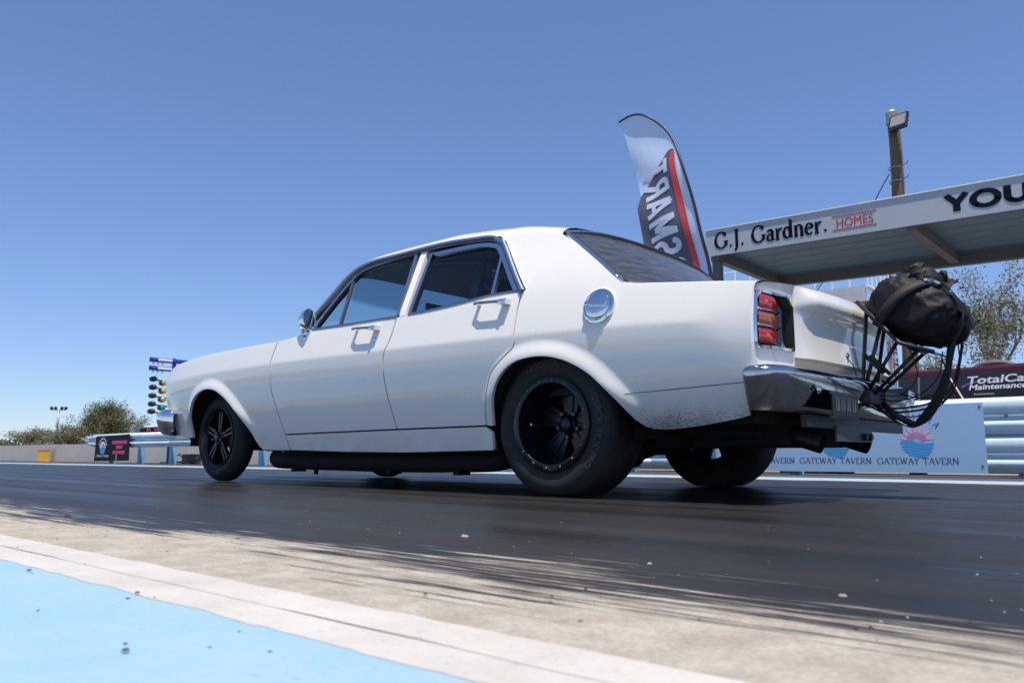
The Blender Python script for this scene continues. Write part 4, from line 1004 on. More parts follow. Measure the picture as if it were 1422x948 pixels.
#ENVMARK
# ================================================================== MEDIAN GUARD RAIL
M['rail'] = mat('pale_rail_paint', (.52, .66, .76), .45, vary=.08, vscale=3, dirt=(.40, .38, .36), dscale=7, damt=.35)
M['postblue'] = mat('blue_post_paint', (.22, .46, .62), .6, vary=.12, vscale=6)
rail = thing('guard_rail', 'long pale blue and white steel guard rail on blue posts between the lanes', 'guard rail', (2, -3.98, 0))
def gp(o): return local(rail, o)
WP = [(.0, .0), (.012, .012), (.020, .030), (.072, .058), (.082, .075), (.082, .092), (.072, .108), (.018, .132), (.010, .155), (.018, .178), (.072, .202), (.082, .218), (.082, .268), (.072, .284), (.030, .300), (.012, .306), (.0, .310)]
def w_beam(x0, x1, z0, off):
    rows = [[(x, -3.985+dy+off, z0+dz) for dy, dz in WP] for x in (x0, x1)]
    o = gp(grid_surf('rail', rows, M['rail'], rail)); md = o.modifiers.new('thickness', 'SOLIDIFY'); md.thickness = .004; return o
k = 0; x = -13.0
while x < 17.2:
    x1 = min(17.2, x+3.82)
    w_beam(x-.12, x1+.12 if x1 < 17.2 else x1, .345, .004*(k % 2))
    if x < 5: w_beam(x-.12, x1+.12, .028, .004*(k % 2))
    x = x1; k += 1
# flared terminal
rows = []
for i in range(9):
    t = i/8; sc = 1-.35*t*t; rows.append([(17.2+.62*t, -3.985+dy*sc+.004-.02*t, .345+.155+(dz-.155)*sc) for dy, dz in WP])
gp(grid_surf('rail_terminal', rows, M['rail'], rail))
x = -12.5
while x < 17.6:
    gp(B().box(x-.05, x+.05, -4.14, -4.02, -.02, .62).build('post', M['postblue'], rail, bevel=.006)); x += 1.91 if x < 12 else 1.45
for x in (-.95, -1.2, 13.2, 14.4, 16.9, 12.5): gp(B().lathe([(0, .012), (.012, .010), (.016, 0)], (x, -3.972, .50), (0, 1, 0), 10).build('rail_bolt', M['silver'], rail))

# ================================================================== TAVERN SIGN ON THE RAIL
M['signblue'] = mat('pale_blue_board', (.33, .50, .69), .45, vary=.03, vscale=2)
M['navy'] = mat('navy_print', (.022, .028, .07), .6)
M['pinkp'] = mat('pink_print', (.55, .20, .36), .6); M['pinkl'] = mat('pale_pink_print', (.62, .42, .58), .6); M['cyanp'] = mat('blue_print', (.04, .33, .66), .6)
M['printwhite'] = mat('white_print', (.78, .80, .84), .6)
sg = thing('sponsor_sign', 'pale blue tavern sign board with pink sunrise logos on the guard rail', 'sign', (.4, -3.89, .03))
def sp_(o): return local(sg, o)
sp_(B().box(-.80, 1.62, -3.896, -3.888, .028, .612).build('board', M['signblue'], sg))
for x, z in ((-.775, .58), (-.765, .09), (1.58, .58), (1.58, .09)): sp_(B().lathe([(0, .005), (.009, .004), (.011, 0)], (x, -3.888, z), (0, 1, 0), 10).build('screw', M['trimgrey'], sg))
YS = -3.8865
def logo(xc):
    cz = .292; rad = .140
    wave = lambda x, ph: .010*math.sin((x-xc)/rad*3.6+ph)
    b = B(); b2 = B(); b3 = B()
    # rising sun: fan of rays
    edges = [8, 36, 62, 84, 106, 128, 150, 172]
    for i, (a0, a1) in enumerate(zip(edges[:-1], edges[1:])):
        a0 += 2.2; a1 -= 2.2
        arc_o = [(xc-rad*math.cos(R(a0+(a1-a0)*q/5)), YS, cz+rad*math.sin(R(a0+(a1-a0)*q/5))) for q in range(6)]
        arc_m = [(xc-.085*math.cos(R(a0+(a1-a0)*q/5)), YS, cz+.085*math.sin(R(a0+(a1-a0)*q/5))) for q in range(6)]
        b2.strip(arc_o, arc_m)
        am = (a0+a1)/2; r0 = .035
        arc_i = [(xc-r0*math.cos(R(a0+(a1-a0)*q/5)), YS, cz+r0*math.sin(R(a0+(a1-a0)*q/5))) for q in range(6)]
        b.strip(arc_m, arc_i)
    # water bands inside the lower half of the disc
    for z1, z0 in ((.292, .268), (.258, .238), (.230, .212), (.205, .188), (.180, .166)):
        up, lo = [], []
        for i in range(17):
            t = -1+2*i/16; zc_ = (z0+z1)/2; h = math.sqrt(max(0, rad**2-(zc_-cz)**2)); x = xc-t*h*.98
            taper = min(1, (1-abs(t))*6+.25); w = (z1-z0)/2*taper; c = zc_-.012*math.sin(t*h/rad*2.9)
            up.append((x, YS, c+w)); lo.append((x, YS, c-w))
        b3.strip(up, lo)
    sp_(b.build('sun_rays', M['pinkp'], sg)); sp_(b2.build('sun_rays_pale', M['pinkl'], sg)); sp_(b3.build('water_waves', M['cyanp'], sg))
    # MILDURA on an arc
    tot = sum(GL[c][0]+.42 for c in 'MILDURA'); pos = 0; rr_ = .192
    for c in 'MILDURA':
        adv = GL[c][0]; mid = pos+adv/2; th = PI*(.5)+(.5-mid/tot)*2.15; sz = .052
        v, f, w = serif_poly(c, .06, .03); ux = Vector((math.sin(th), math.cos(th)*-1)); un = Vector((math.cos(th), math.sin(th)))
        def fn(a, c2, th=th, w=w, ux=ux, un=un):
            p = un*(rr_+c2*sz)+ux*((a-w/2)*sz); return (xc-p.x, YS, cz+.0+p.y)
        sp_(letters('letter', (v, f), fn, M['navy'], sg)); pos += adv+.42
    v, f, w = serif_poly('GATEWAY TAVERN', .062, .028); sc = .655/w
    sp_(letters('lettering', (v, f), lambda a, c2: (xc+.335-a*sc, YS, .103+c2*.052), M['navy'], sg))
for xc in (-.277, .425, 1.127): logo(xc)

# ================================================================== BLACK BOARD AT THE RAIL END
M['blackboard'] = mat('black_board', (.008, .008, .010), .6, spec=.15); M['magenta'] = mat('magenta_print', (.62, .05, .20), .55)
bs = thing('sponsor_board', 'black sponsor board with magenta lettering and white egg logo at the rail end', 'sign', (16.2, -3.86, .04))
def bp_(o): return local(bs, o)
bp_(B().add([(17.16, -3.868, .04), (15.33, -3.868, .06), (15.36, -3.868, .63), (17.12, -3.868, .60), (17.16, -3.86, .04), (15.33, -3.86, .06), (15.36, -3.86, .63), (17.12, -3.86, .60)],
            [(0, 3, 2, 1), (4, 5, 6, 7), (0, 1, 5, 4), (1, 2, 6, 5), (2, 3, 7, 6), (3, 0, 4, 7)]).build('board', M['blackboard'], bs))
YB2 = -3.858
def ell(cx, cz, rx, rz, a0, a1, n=18): return [(cx-rx*math.cos(R(a0+(a1-a0)*i/n)), YB2, cz+rz*math.sin(R(a0+(a1-a0)*i/n))) for i in range(n+1)]
for nm, pts, m in (('logo_top', ell(16.72, .34, .155, .145, 0, 180), M['printwhite']), ('logo_base', ell(16.72, .335, .155, .14, 180, 360), M['cyanp'])):
    bp_(mesh_obj(nm, pts, [tuple(range(len(pts)))], m, bs))
bp_(mesh_obj('logo_sun', [(p[0], p[1]+.001, p[2]) for p in ell(16.70, .345, .09, .09, 0, 180)], [tuple(range(19))], M['pinkp'], bs))
for i in range(7):
    a = R(20+140*i/6); c = (16.72-.21*math.cos(a), .36+.19*math.sin(a))
    bp_(B().box(c[0]-.022, c[0]+.022, YB2-.001, YB2, c[1]-.02, c[1]+.02).build('logo_letter', M['printwhite'], bs))
v, f, w = serif_poly('GATEWAY TAVERN', .09, .05); bp_(letters('lettering', (v, f), lambda a, c2: (17.08-a*.70/w, YB2, .135+c2*.05), M['printwhite'], bs))
for x0, x1, z0 in ((16.24, 15.44, .42), (16.02, 15.69, .315), (16.18, 15.56, .20)):
    x = x0
    while x > x1+.03:       # heavy slanted letters, too small to read
        w = rng.uniform(.055, .085); bp_(B().add([(x, YB2, z0), (x-w, YB2, z0+.004), (x-w-.015, YB2, z0+.078), (x-.012, YB2, z0+.072)], [(0, 1, 2, 3)]).build('letter_block', M['magenta'], bs)); x -= w+.010
bp_(B().box(15.98, 15.96, YB2-.001, YB2+.001, .06, .19).build('stain', M['printwhite'], bs))

# ================================================================== REACTION TIME DISPLAY
M['led'] = mat('red_led', (.5, .02, .02), .5, emit=(1, .05, .04), estr=.5)
ld = thing('time_display', 'black box with small red digits standing on the rail', 'display', (14.9, -4.3, .655))
def lp(o): return local(ld, o)
lp(B().box(13.6, 15.75, -4.34, -4.12, .655, .775).build('housing', mat('grey_housing', (.16, .17, .17), .6), ld, bevel=.01))
lp(B().box(13.7, 15.45, -4.122, -4.114, .668, .764).build('screen', M['blackboard'], ld))
for i, x in enumerate((15.08, 14.98, 14.72, 14.60, 14.48, 14.36, 14.1, 14.0)): lp(B().box(x-.035, x+.035, -4.113, -4.111, .70, .735).build('digit', M['led'], ld))

# ================================================================== START-LINE LIGHT TREE
M['royal'] = mat('blue_enamel', (.02, .05, .32), .35); M['lampamber'] = mat('amber_lamp', (.55, .33, .02), .25, coat=1); M['lampgreen'] = mat('green_lamp', (.0, .22, .10), .25, coat=1); M['lampred'] = mat('red_lamp', (.4, .01, .02), .25, coat=1)
xt = thing('start_light_tree', 'drag racing start light tree with amber and green lamps on a blue post', 'start lights', (14.6, -4.35, 0))
def tp(o): return local(xt, o)
tp(B().box(14.60, 14.66, -4.43, -4.36, 0, 2.26).build('post', M['royal'], xt, bevel=.01))
for z, m in ((2.17, None), (1.99, None)):
    tp(B().tube([(14.58, -4.85, z+.02), (14.58, -3.86, z+.02)], .05, 12).build('stage_bar', M['royal'], xt, True))
    tp(B().lathe([(0, .01), (.052, .01), (.054, 0)], (14.58, -3.86, z+.02), (0, 1, 0), 14).build('bar_cap', M['black'], xt))
    tp(B().box(14.52, 14.53, -4.3, -4.0, z, z+.05).build('bar_label', M['wht'], xt))
    for y in (-3.92, -4.02, -4.12, -4.58, -4.68, -4.78):
        tp(B().lathe([(0, .06), (.016, .055), (.024, .03), (.018, 0)], (14.58, y, z-.075), (0, 0, 1), 10).build('stage_bulb', M['printwhite'], xt, True))
for z, m in ((1.71, 'lampamber'), (1.535, 'lampamber'), (1.355, 'lampamber'), (1.18, 'lampgreen'), (1.02, 'lampred')):
    for yy in (-4.16, -4.54):
        tp(B().lathe([(.062, .0), (.066, .08), (.05, .16), (0, .17)], (14.54, yy, z), (1, 0, 0), 16).build('lamp_housing', M['black'], xt, True))
        tp(B().lathe([(0, .035), (.03, .03), (.052, .012), (.058, 0)], (14.54, yy, z), (-1, 0, 0), 16).build('lamp', M[m], xt, True))
    tp(B().lathe([(0, -.09), (.03, -.085), (.055, -.05), (.06, 0), (.05, .07), (0, .08)], (14.66, -3.98, z+.075), (1, .3, 0), 16).build('lamp_housing', M['black'], xt, True))
    tp(B().tube([(14.62, -4.3, z+.03), (14.64, -4.0, z+.06)], .015, 6).build('lamp_arm', M['black'], xt))

# ================================================================== FEATHER FLAG
M['flag'] = mat('flag_cloth', (.52, .63, .82), .7, trans=.22); M['flaggrey'] = mat('flag_print_grey', (.075, .082, .12), .7); M['flagred'] = mat('flag_print_red', (.55, .05, .05), .7); M['flagwht'] = mat('flag_print_white', (.52, .57, .68), .7)
fl = thing('feather_flag', 'tall pale blue feather flag with grey lettering panel and red stripe behind the car roof', 'flag', (1.85, -4.5, 0))
def fl_(o): return local(fl, o)
FPOLE = smooth_path([(3.125, 4.385), (2.98, 4.43), (2.80, 4.395), (2.62, 4.27), (2.45, 4.07), (2.299, 3.80), (2.19, 3.48), (2.115, 3.15), (2.03, 2.70), (1.955, 2.20), (1.90, 1.6), (1.86, .9)], 5)
FEDGE = smooth_path([(3.11, 4.37), (3.03, 4.12), (2.955, 3.84), (2.835, 3.37), (2.755, 2.90), (2.695, 2.58), (2.60, 1.8), (2.55, .92)], 6)
cloth = lambda x, z: -4.5+.05*math.sin(z*2.3+x*3.0)+.022*math.sin(x*11+z*2.1)*sst(1.9, 2.4, x)+.012*math.sin(z*9-x*5)
n = 60; pa = count_resample(FPOLE, n); pb = count_resample(FEDGE, n)
rows = [[(a[0]+(c[0]-a[0])*j/16, cloth(a[0]+(c[0]-a[0])*j/16, a[1]+(c[1]-a[1])*j/16), a[1]+(c[1]-a[1])*j/16) for j in range(17)] for a, c in zip(pa, pb)]
fl_(grid_surf('cloth', rows, M['flag'], fl))
fl_(B().tube([(x-.012, cloth(x, z), z) for x, z in pa]+[(1.85, -4.5, .4), (1.85, -4.5, 0)], [.012+.014*i/(n+1) for i in range(n+2)], 8).build('pole', M['black'], fl, True))
fl_(B().lathe([(.25, 0), (.25, .03), (.05, .06), (.03, .3)], (1.85, -4.5, 0), (0, 0, 1), 20).build('base', M['black'], fl))
def fg(a, c, off):   # a: up the flag from the base of the lettering, c: from the free edge towards the pole
    x = 2.51+.160*a/1.0*1.0-c*.985+(.0); z = 1.55+a*.985-c*.05-.0; return (x, cloth(x, z)+off, z)
def fpatch(name, poly, m, off):
    v2, f2, _ = panel_data(poly, None, .06); return fl_(mesh_obj(name, [fg(a, c, off) for a, c in v2], f2, m, fl))
FEAT_SAVE = FEAT[:]; FEAT.clear()
fpatch('print_panel', [(-.6, -.09), (1.66, -.085), (1.82, -.02), (2.34, .44), (2.36, .50), (2.34, .55), (-.6, .60)], M['flaggrey'], .006)
fpatch('print_stripe', [(-.6, .535), (2.22, .475), (2.33, .50), (2.30, .56), (-.6, .60)], M['flagred'], .011)
SANS = {'T': (.62, [[(.0, .91), (.60, .91)], [(.30, .91), (.30, 0)]]), 'R': (.66, [[(.11, 0), (.11, 1)], [(.11, .91), (.34, .91)]+arc(.34, .69, .17, .22, 90, -90, 8)+[(.11, .47)], [(.32, .45), (.54, 0)]]),
        'A': (.68, [[(.07, 0), (.28, .96)], [(.36, .96), (.57, 0)], [(.18, .27), (.46, .27)], [(.27, .93), (.37, .93)]]), 'M': (.86, [[(.10, 0), (.10, 1)], [(.13, .96), (.38, .22)], [(.38, .22), (.63, .96)], [(.66, 1), (.66, 0)]]),
        'S': (.62, [arc(.30, .70, .20, .21, 20, 260, 12)+arc(.30, .29, .20, .20, 80, -160, 12)]), 'O': (.66, [arc(.31, .5, .20, .41, 0, 360, 24)])}
glyphs_each('OSMART', .10, .085, lambda a, c2, d: fg(.70+a*1.46+c2*.385*.28, .045+c2*.385, .0105+d), M['flagwht'], fl, fl_, SANS, .11)
FEAT.extend(FEAT_SAVE)

# ================================================================== START-LINE SHELTER
M['fascia'] = mat('light_grey_fascia', (.40, .43, .455), .45, vary=.05, vscale=2, dirt=(.35, .34, .33), dscale=3, damt=.25); M['soffit'] = mat('blue_grey_roof_sheet', (.075, .150, .205), .45, vary=.08, vscale=4); M['beam'] = mat('grey_steel_beam', (.10, .105, .108), .6, vary=.12, vscale=5); M['ink'] = mat('dark_print', (.006, .007, .016), .6, spec=.1); M['crimson'] = mat('crimson_print', (.40, .012, .035), .5)
sh = thing('start_shelter', 'flat steel shelter roof with a pale lettered fascia behind the car', 'shelter', (0, -7.6, 0))
def sh_(o): return local(sh, o)
zb = lambda x: 2.884+.0233*x
XL, XR = 2.93, -9.0
def slab(name, m, x0, x1, y0, y1, za, zc, bevel=0):
    v = [(x, y, zb(x)+z) for x in (x0, x1) for y in (y0, y1) for z in (za, zc)]
    return sh_(B().add(v, [(0, 1, 3, 2), (4, 6, 7, 5), (0, 4, 5, 1), (2, 3, 7, 6), (0, 2, 6, 4), (1, 5, 7, 3)]).build(name, m, sh, bevel=bevel))
slab('fascia', M['fascia'], XL, XR, -6.42, -6.39, 0, .372)
slab('fascia_capping', M['wht'], XL+.01, XR, -6.45, -6.375, .372, .386)
y = -6.42; k = 0
while y > -8.62:      # roof sheets laid side by side, a rib standing at each lap
    slab('roof_sheet', M['soffit'], XL-.02, XR, y-.355, y-.006, .085, .10); slab('sheet_rib', mat('pale_lap', (.17, .22, .26), .45) if k == 0 else bpy.data.materials['pale_lap'], XL-.02, XR, y-.366, y-.352, .078, .11)
    y -= .36; k += 1
for x in (2.83, .26, -2.35, -4.95, -7.5):
    slab('cross_beam', M['beam'], x-.055, x+.055, -8.58, -6.43, -.06, .082)
slab('rear_beam', M['beam'], XL, XR, -8.70, -8.58, -.085, .16)
for x, y in ((2.83, -6.52), (2.83, -8.52), (-2.35, -8.52), (-7.5, -6.52), (-7.5, -8.52)):
    sh_(B().box(x-.055, x+.055, y-.055, y+.055, -.2, zb(x)-.061).build('post', M['beam'], sh))
YF = -6.386
glyphs_each('G.J. Gardner.', .105, .05, lambda a, c2, d: (2.79-a*1.56, YF+d, zb(2.79-a*1.56)+.09+c2*.228), M['ink'], sh, sh_)
letters_each('HOMES', .0, lambda a, c2: (1.115-a*.44, YF, zb(1.115-a*.44)+.115+c2*.115), M['crimson'], sh, sh_)
for z in (.085, .262): slab('lettering_rule', M['crimson'], 1.17, .635, -6.388, -6.385, z, z+.010)
WIDE = {'Y': (.86, [[(.06, 1), (.43, .47)], [(.80, 1), (.43, .47)], [(.43, .5), (.43, 0)]]), 'O': (1.12, [arc(.54, .5, .44, .42, 0, 360, 28)]), 'U': (.96, [[(.12, 1), (.12, .40)]+arc(.44, .40, .32, .31, 180, 360, 14)+[(.76, 1)]]), 'R': (.9, [[(.12, 0), (.12, 1)], [(.12, .91), (.42, .91)]+arc(.42, .69, .22, .22, 90, -90, 10)+[(.12, .47)], [(.40, .45), (.70, 0)]])}
glyphs_each('YOUR', .135, .125, lambda a, c2, d: (-.12-a*1.14, YF+d, zb(-.12-a*1.14)+.085+c2*.205), M['ink'], sh, sh_, WIDE)

# ================================================================== TIMBER POLE WITH FLOODLIGHT
M['timber'] = mat('weathered_timber', (.13, .09, .06), .85, vary=.3, vscale=5, bump=.4, bscale=25, dirt=(.07, .05, .035), dscale=2.5, damt=.8)
tpole = thing('timber_light_pole', 'weathered timber pole with a square floodlight at its top', 'light pole', (2.33, -14, -.28))
def pp(o): return local(tpole, o)
b = B(); b.tube([(2.33+.02*math.sin(z*1.7), -14, z) for z in [-.3+.52*i for i in range(16)]], [.168-.0035*i*1.0 for i in range(16)], 16); pp(b.build('pole_shaft', M['timber'], tpole, True))
pp(B().lathe([(.115, -.25), (.118, .0), (.09, .04), (0, .05)], (2.35, -14, 7.50), (0, 0, 1), 16).build('pole_cap', mat('zinc_cap', (.35, .36, .37), .5, .6), tpole, angle=.6))
fx = Vector((2.16, -13.76, 7.16))
mt = Matrix.Translation(fx) @ Matrix.Rotation(R(-14), 4, 'Z') @ Matrix.Rotation(R(18), 4, 'X')
fld = pp(B().box(-.20, .20, -.03, .035, -.19, .19, mt).build('floodlight', M['black'], tpole, bevel=.012))
pp(B().box(-.165, .165, .036, .040, -.10, .155, mt).build('lamp_glass', mat('lamp_glass', (.30, .29, .26), .35, coat=.2), fld))
b = B()
for i in range(7): b.box(-.17+.05*i, -.155+.05*i, -.06, -.03, -.15, .15, mt)
pp(stuff(b.build('cooling_fins', M['black'], fld)))
pp(B().tube([(2.30, -13.88, 7.0), (2.22, -13.84, 6.98), (2.20, -13.80, 7.00)], .018, 8).build('lamp_bracket', M['black'], tpole))
for z, e in ((6.25, .16), (5.95, .05)):
    pp(B().lathe([(.150, -.015), (.154, 0), (.150, .015)], (2.34, -14, z), (0, 0, 1), 16).build('pole_band', M['trimgrey'], tpole))
    pp(B().tube([(2.21, -13.93, z), (2.08, -13.86, z+.02), (2.05, -13.85, z+.07)], .010, 6).build('pole_hook', M['trimgrey'], tpole))
pp(B().tube(smooth_path([(2.48, -14.0, 6.15), (3.6, -14.6, 4.9), (5.6, -15.6, 3.15), (8.5, -17, .6)], 5), .012, 6).build('stay_wire', M['black'], tpole))
pp(B().tube(smooth_path([(2.48, -14.0, 5.62), (3.6, -14.4, 4.75), (5.4, -15.2, 3.3), (7.5, -16, 1.6)], 5), .007, 6).build('service_wire', M['trimgrey'], tpole))

# ================================================================== CONTAINER TOWER
M['contgrey'] = mat('pale_grey_container', (.50, .51, .53), .55, vary=.08, vscale=2, dirt=(.28, .24, .22), dscale=1.6, damt=.4); M['rust'] = mat('rust_red_edge', (.28, .05, .035), .6); M['contwin'] = mat('dark_window', (.03, .05, .09), .15)
ct = thing('container_tower', 'two pale grey shipping containers stacked with white railings on top', 'container building', (8, -23, -.28))
def cp_(o): return local(ct, o)
def corr(name, p0, p1, z0, z1, m, pitch=.28, dep=.036):
    p0, p1 = Vector(p0), Vector(p1); L = (p1-p0).length; t = (p1-p0)/L; nn = Vector((t.y, -t.x)); A = []; Bq = []; s_ = 0; ph = 0
    while s_ < L:
        for q, d in ((0, 0), (.32, 0), (.5, dep), (.82, dep)):
            u = min(L, s_+q*pitch); p = p0+t*u-nn*d; A.append((p.x, p.y, z0)); Bq.append((p.x, p.y, z1))
        s_ += pitch
    return cp_(B().strip(A, Bq).build(name, m, ct))
for z0, nm in ((-.28, 'lower'), (2.35, 'upper')):
    z1 = z0+2.55
    corr('side_wall', (5.95, -22.03), (17.9, -22.03), z0+.12, z1-.1, M['contgrey']); corr('end_wall', (5.88, -24.3), (5.88, -22.1), z0+.12, z1-.1, M['contgrey'])
    cp_(B().box(5.86, 18, -24.4, -22.1, z0+.10, z1-.05).build('core', M['contgrey'], ct))
    for x in (5.93, 17.93): cp_(B().box(x-.08, x+.08, -22.16, -22.0, z0, z1).build('corner_post', M['contgrey'], ct)); cp_(B().box(x-.08, x+.08, -24.45, -24.3, z0, z1).build('corner_post', M['contgrey'], ct))
    cp_(B().box(5.85, 18, -22.06, -21.99, z1-.10, z1).build('top_rail', M['contgrey'], ct)); cp_(B().box(5.85, 18, -22.06, -21.99, z0, z0+.14).build('bottom_rail', M['contgrey'], ct))
    cp_(B().box(5.835, 5.90, -24.4, -22.0, z1-.10, z1).build('top_rail', M['contgrey'], ct)); cp_(B().box(5.835, 5.90, -24.4, -22.0, z0, z0+.14).build('bottom_rail', M['contgrey'], ct))
for x, w in ((8.6, 1.1), (11.4, 1.4)):
    wf = cp_(B().box(x-w/2, x+w/2, -22.01, -21.97, 3.55, 4.35).build('window', M['contgrey'], ct)); cp_(B().box(x-w/2+.06, x+w/2-.06, -21.972, -21.962, 3.62, 4.28).build('pane', M['contwin'], wf))
wf = cp_(B().box(5.80, 5.83, -23.5, -22.3, 3.3, 4.5).build('window', M['contgrey'], ct)); cp_(B().box(5.79, 5.802, -23.42, -22.38, 3.36, 4.44).build('pane', M['contwin'], wf))
cp_(B().box(5.5, 18, -22.0, -21.9, 4.86, 4.94).build('deck_edge', M['rust'], ct)); cp_(B().box(5.4, 5.5, -24.4, -21.9, 4.86, 4.94).build('deck_edge', M['rust'], ct))
cp_(B().box(5.5, 18, -21.99, -21.93, 4.94, 5.45).build('balustrade_panel', M['contgrey'], ct)); 
y = -24.3
while y < -21.95: cp_(B().box(5.42, 5.46, y-.02, y+.02, 4.94, 5.4).build('baluster', M['wht'], ct)); y += .16
cp_(B().box(5.40, 5.48, -24.4, -21.9, 5.38, 5.46).build('hand_rail', M['wht'], ct))
for i in range(22): cp_(B().tube([(5.44+.55*i, -21.96, 5.4), (5.44+.55*i, -21.96, 6.6)], .022, 6).build('railing_post', M['wht'], ct))
for i in range(5): cp_(B().tube([(5.44, -22.4-.45*i, 5.4), (5.44, -22.4-.45*i, 6.6)], .022, 6).build('railing_post', M['wht'], ct))
for z in (5.9, 6.55): cp_(B().tube([(5.44, -24.2, z), (5.44, -21.96, z), (17.5, -21.96, z)], .018, 6).build('railing_bar', M['wht'], ct))
cp_(B().tube([(5.42, -24.35, 4.9), (5.42, -24.35, 7.2)], .045, 8).build('mast', M['rust'], ct))

# ================================================================== MAROON WAGON BEHIND THE RAIL
M['maroon'] = mat('maroon_paint', (.085, .010, .022), .3, coat=.7); M['tint'] = mat('dark_tinted_window', (.018, .020, .024), .12); M['purple'] = mat('purple_print', (.22, .09, .46), .5)
vn = thing('maroon_wagon', 'maroon four-wheel-drive wagon with white and purple window lettering', 'car', (1.2, -12.9, -.26))
def vp(o): return local(vn, o)
YV = -12.0
prof = [(4.75, .30), (4.80, .75), (4.70, 1.02), (3.35, 1.12), (2.55, 1.64), (2.2, 1.70), (.0, 1.735), (-1.55, 1.72), (-1.72, 1.55), (-1.85, .80), (-1.85, .25), (4.6, .22)]
lean = lambda z: .0 if z < 1.05 else (z-1.05)*.22
def vprism(name, poly, m, y0, y1, par, bev=0.0):
    n = len(poly); V = [(x, y0-lean(z), z) for x, z in poly]+[(x, y1+lean(z), z) for x, z in poly]
    return vp(B().add(V, [tuple(range(n)), tuple(range(2*n-1, n-1, -1))]+[(i, n+i, n+(i+1) % n, (i+1) % n) for i in range(n)]).build(name, m, par, bevel=bev))
body = vprism('body', prof, M['maroon'], YV, -13.8, vn, .03)
def side(name, poly, m, par, off=.012, d=.008):
    return vp(B().add([(x, YV-lean(z)+off, z) for x, z in poly]+[(x, YV-lean(z)+off-d, z) for x, z in poly], [tuple(range(len(poly)))]+[(i, len(poly)+i, len(poly)+(i+1) % len(poly), (i+1) % len(poly)) for i in range(len(poly))]).build(name, m, par))
side('front_window', [(3.05, 1.14), (2.45, 1.55), (2.36, 1.57), (2.30, 1.14)], M['tint'], vn); side('rear_door_window', [(2.24, 1.14), (2.24, 1.575), (1.36, 1.60), (1.12, 1.14)], M['tint'], vn)
side('cargo_window', [(.98, 1.14), (1.22, 1.61), (-1.40, 1.62), (-1.55, 1.14)], M['tint'], vn); side('window_chrome', [(1.00, 1.12), (1.245, 1.60), (1.222, 1.60), (.975, 1.12)], M['wht'], vn, .018); side('window_chrome', [(1.73, 1.12), (1.73, 1.575), (1.70, 1.575), (1.70, 1.12)], M['silver'], vn, .018)
side('roof_stripe', [(2.4, 1.625), (2.4, 1.64), (-1.5, 1.672), (-1.5, 1.655)], M['tint'], vn, .016)
for x in (.55, -.55): 
    vp(B().tube(smooth_path([(x+.32, -12.35, 1.70), (x+.2, -12.35, 1.76), (x, -12.35, 1.785), (x-.2, -12.35, 1.76), (x-.32, -12.35, 1.70)], 4), [.03]+[.05]*15+[.03], 8).build('roof_rack_foot', M['beam'], vn, True))
for x in (3.75, -.85):
    for y, s in ((-12.0, 1), (-13.8, -1)):
        wv = vp(B().lathe_y([(.0, .0), (.2, .01), (.23, -.02), (.36, .0), (.385, -.04), (.385, -.2), (.3, -.24)], (x, y+.02*s, .105), 28, s).build('wheel', M['rubber'], vn, angle=.7))
vp(B().box(4.78, 4.90, -13.75, -12.05, .30, .52).build('front_bumper', M['trimgrey'], vn, bevel=.02)); vp(B().box(-1.98, -1.86, -13.75, -12.05, .28, .50).build('rear_bumper', M['trimgrey'], vn, bevel=.02))
vp(B().box(4.72, 4.79, -12.45, -12.05, .72, .92).build('headlight', M['printwhite'], vn)); vp(B().box(-1.88, -1.84, -12.25, -12.02, .75, 1.05).build('tail_light', M['red'], vn))
yv = lambda z, o_: YV-lean(z)+o_
letters_each('TotalCar', .02, lambda a, c2: (.95-a*.98-c2*.135*.25, yv(1.40, .022), 1.405+c2*.135+.012*a*.98), M['printwhite'], vn, vp)
v, f, w, y0, y1 = font_poly('Maintenance', .025); kx = .86/w; ky = .095/(y1-y0)
vp(letters('lettering', (v, f), lambda a, c2: (.91-a*kx-(c2-y0)*ky*.25, yv(1.33, .022), 1.300+(c2-y0)*ky+.010*a*kx), M['printwhite'], vn))
v, f, w, y0, y1 = font_poly('Rockhampton', .0); kx = .30/w; ky = .035/(y1-y0)
vp(letters('lettering', (v, f), lambda a, c2: (.83-a*kx, yv(1.2, .022), 1.205+(c2-y0)*ky), M['printwhite'], vn))
A, Bq = [], []
for i in range(41):
    a = R(100+250*i/40); th = .015+.035*math.sin(PI*i/40)
    A.append((.36-.68*math.cos(a)*-1*-1, yv(1.38, .017), 1.385+.125*math.sin(a)+.04*math.cos(a))); Bq.append((.36-(.68-th)*math.cos(a), yv(1.38, .017), 1.385+(.125-th*.8)*math.sin(a)+.04*math.cos(a)))
vp(B().strip(A, Bq).build('swoosh', M['purple'], vn))

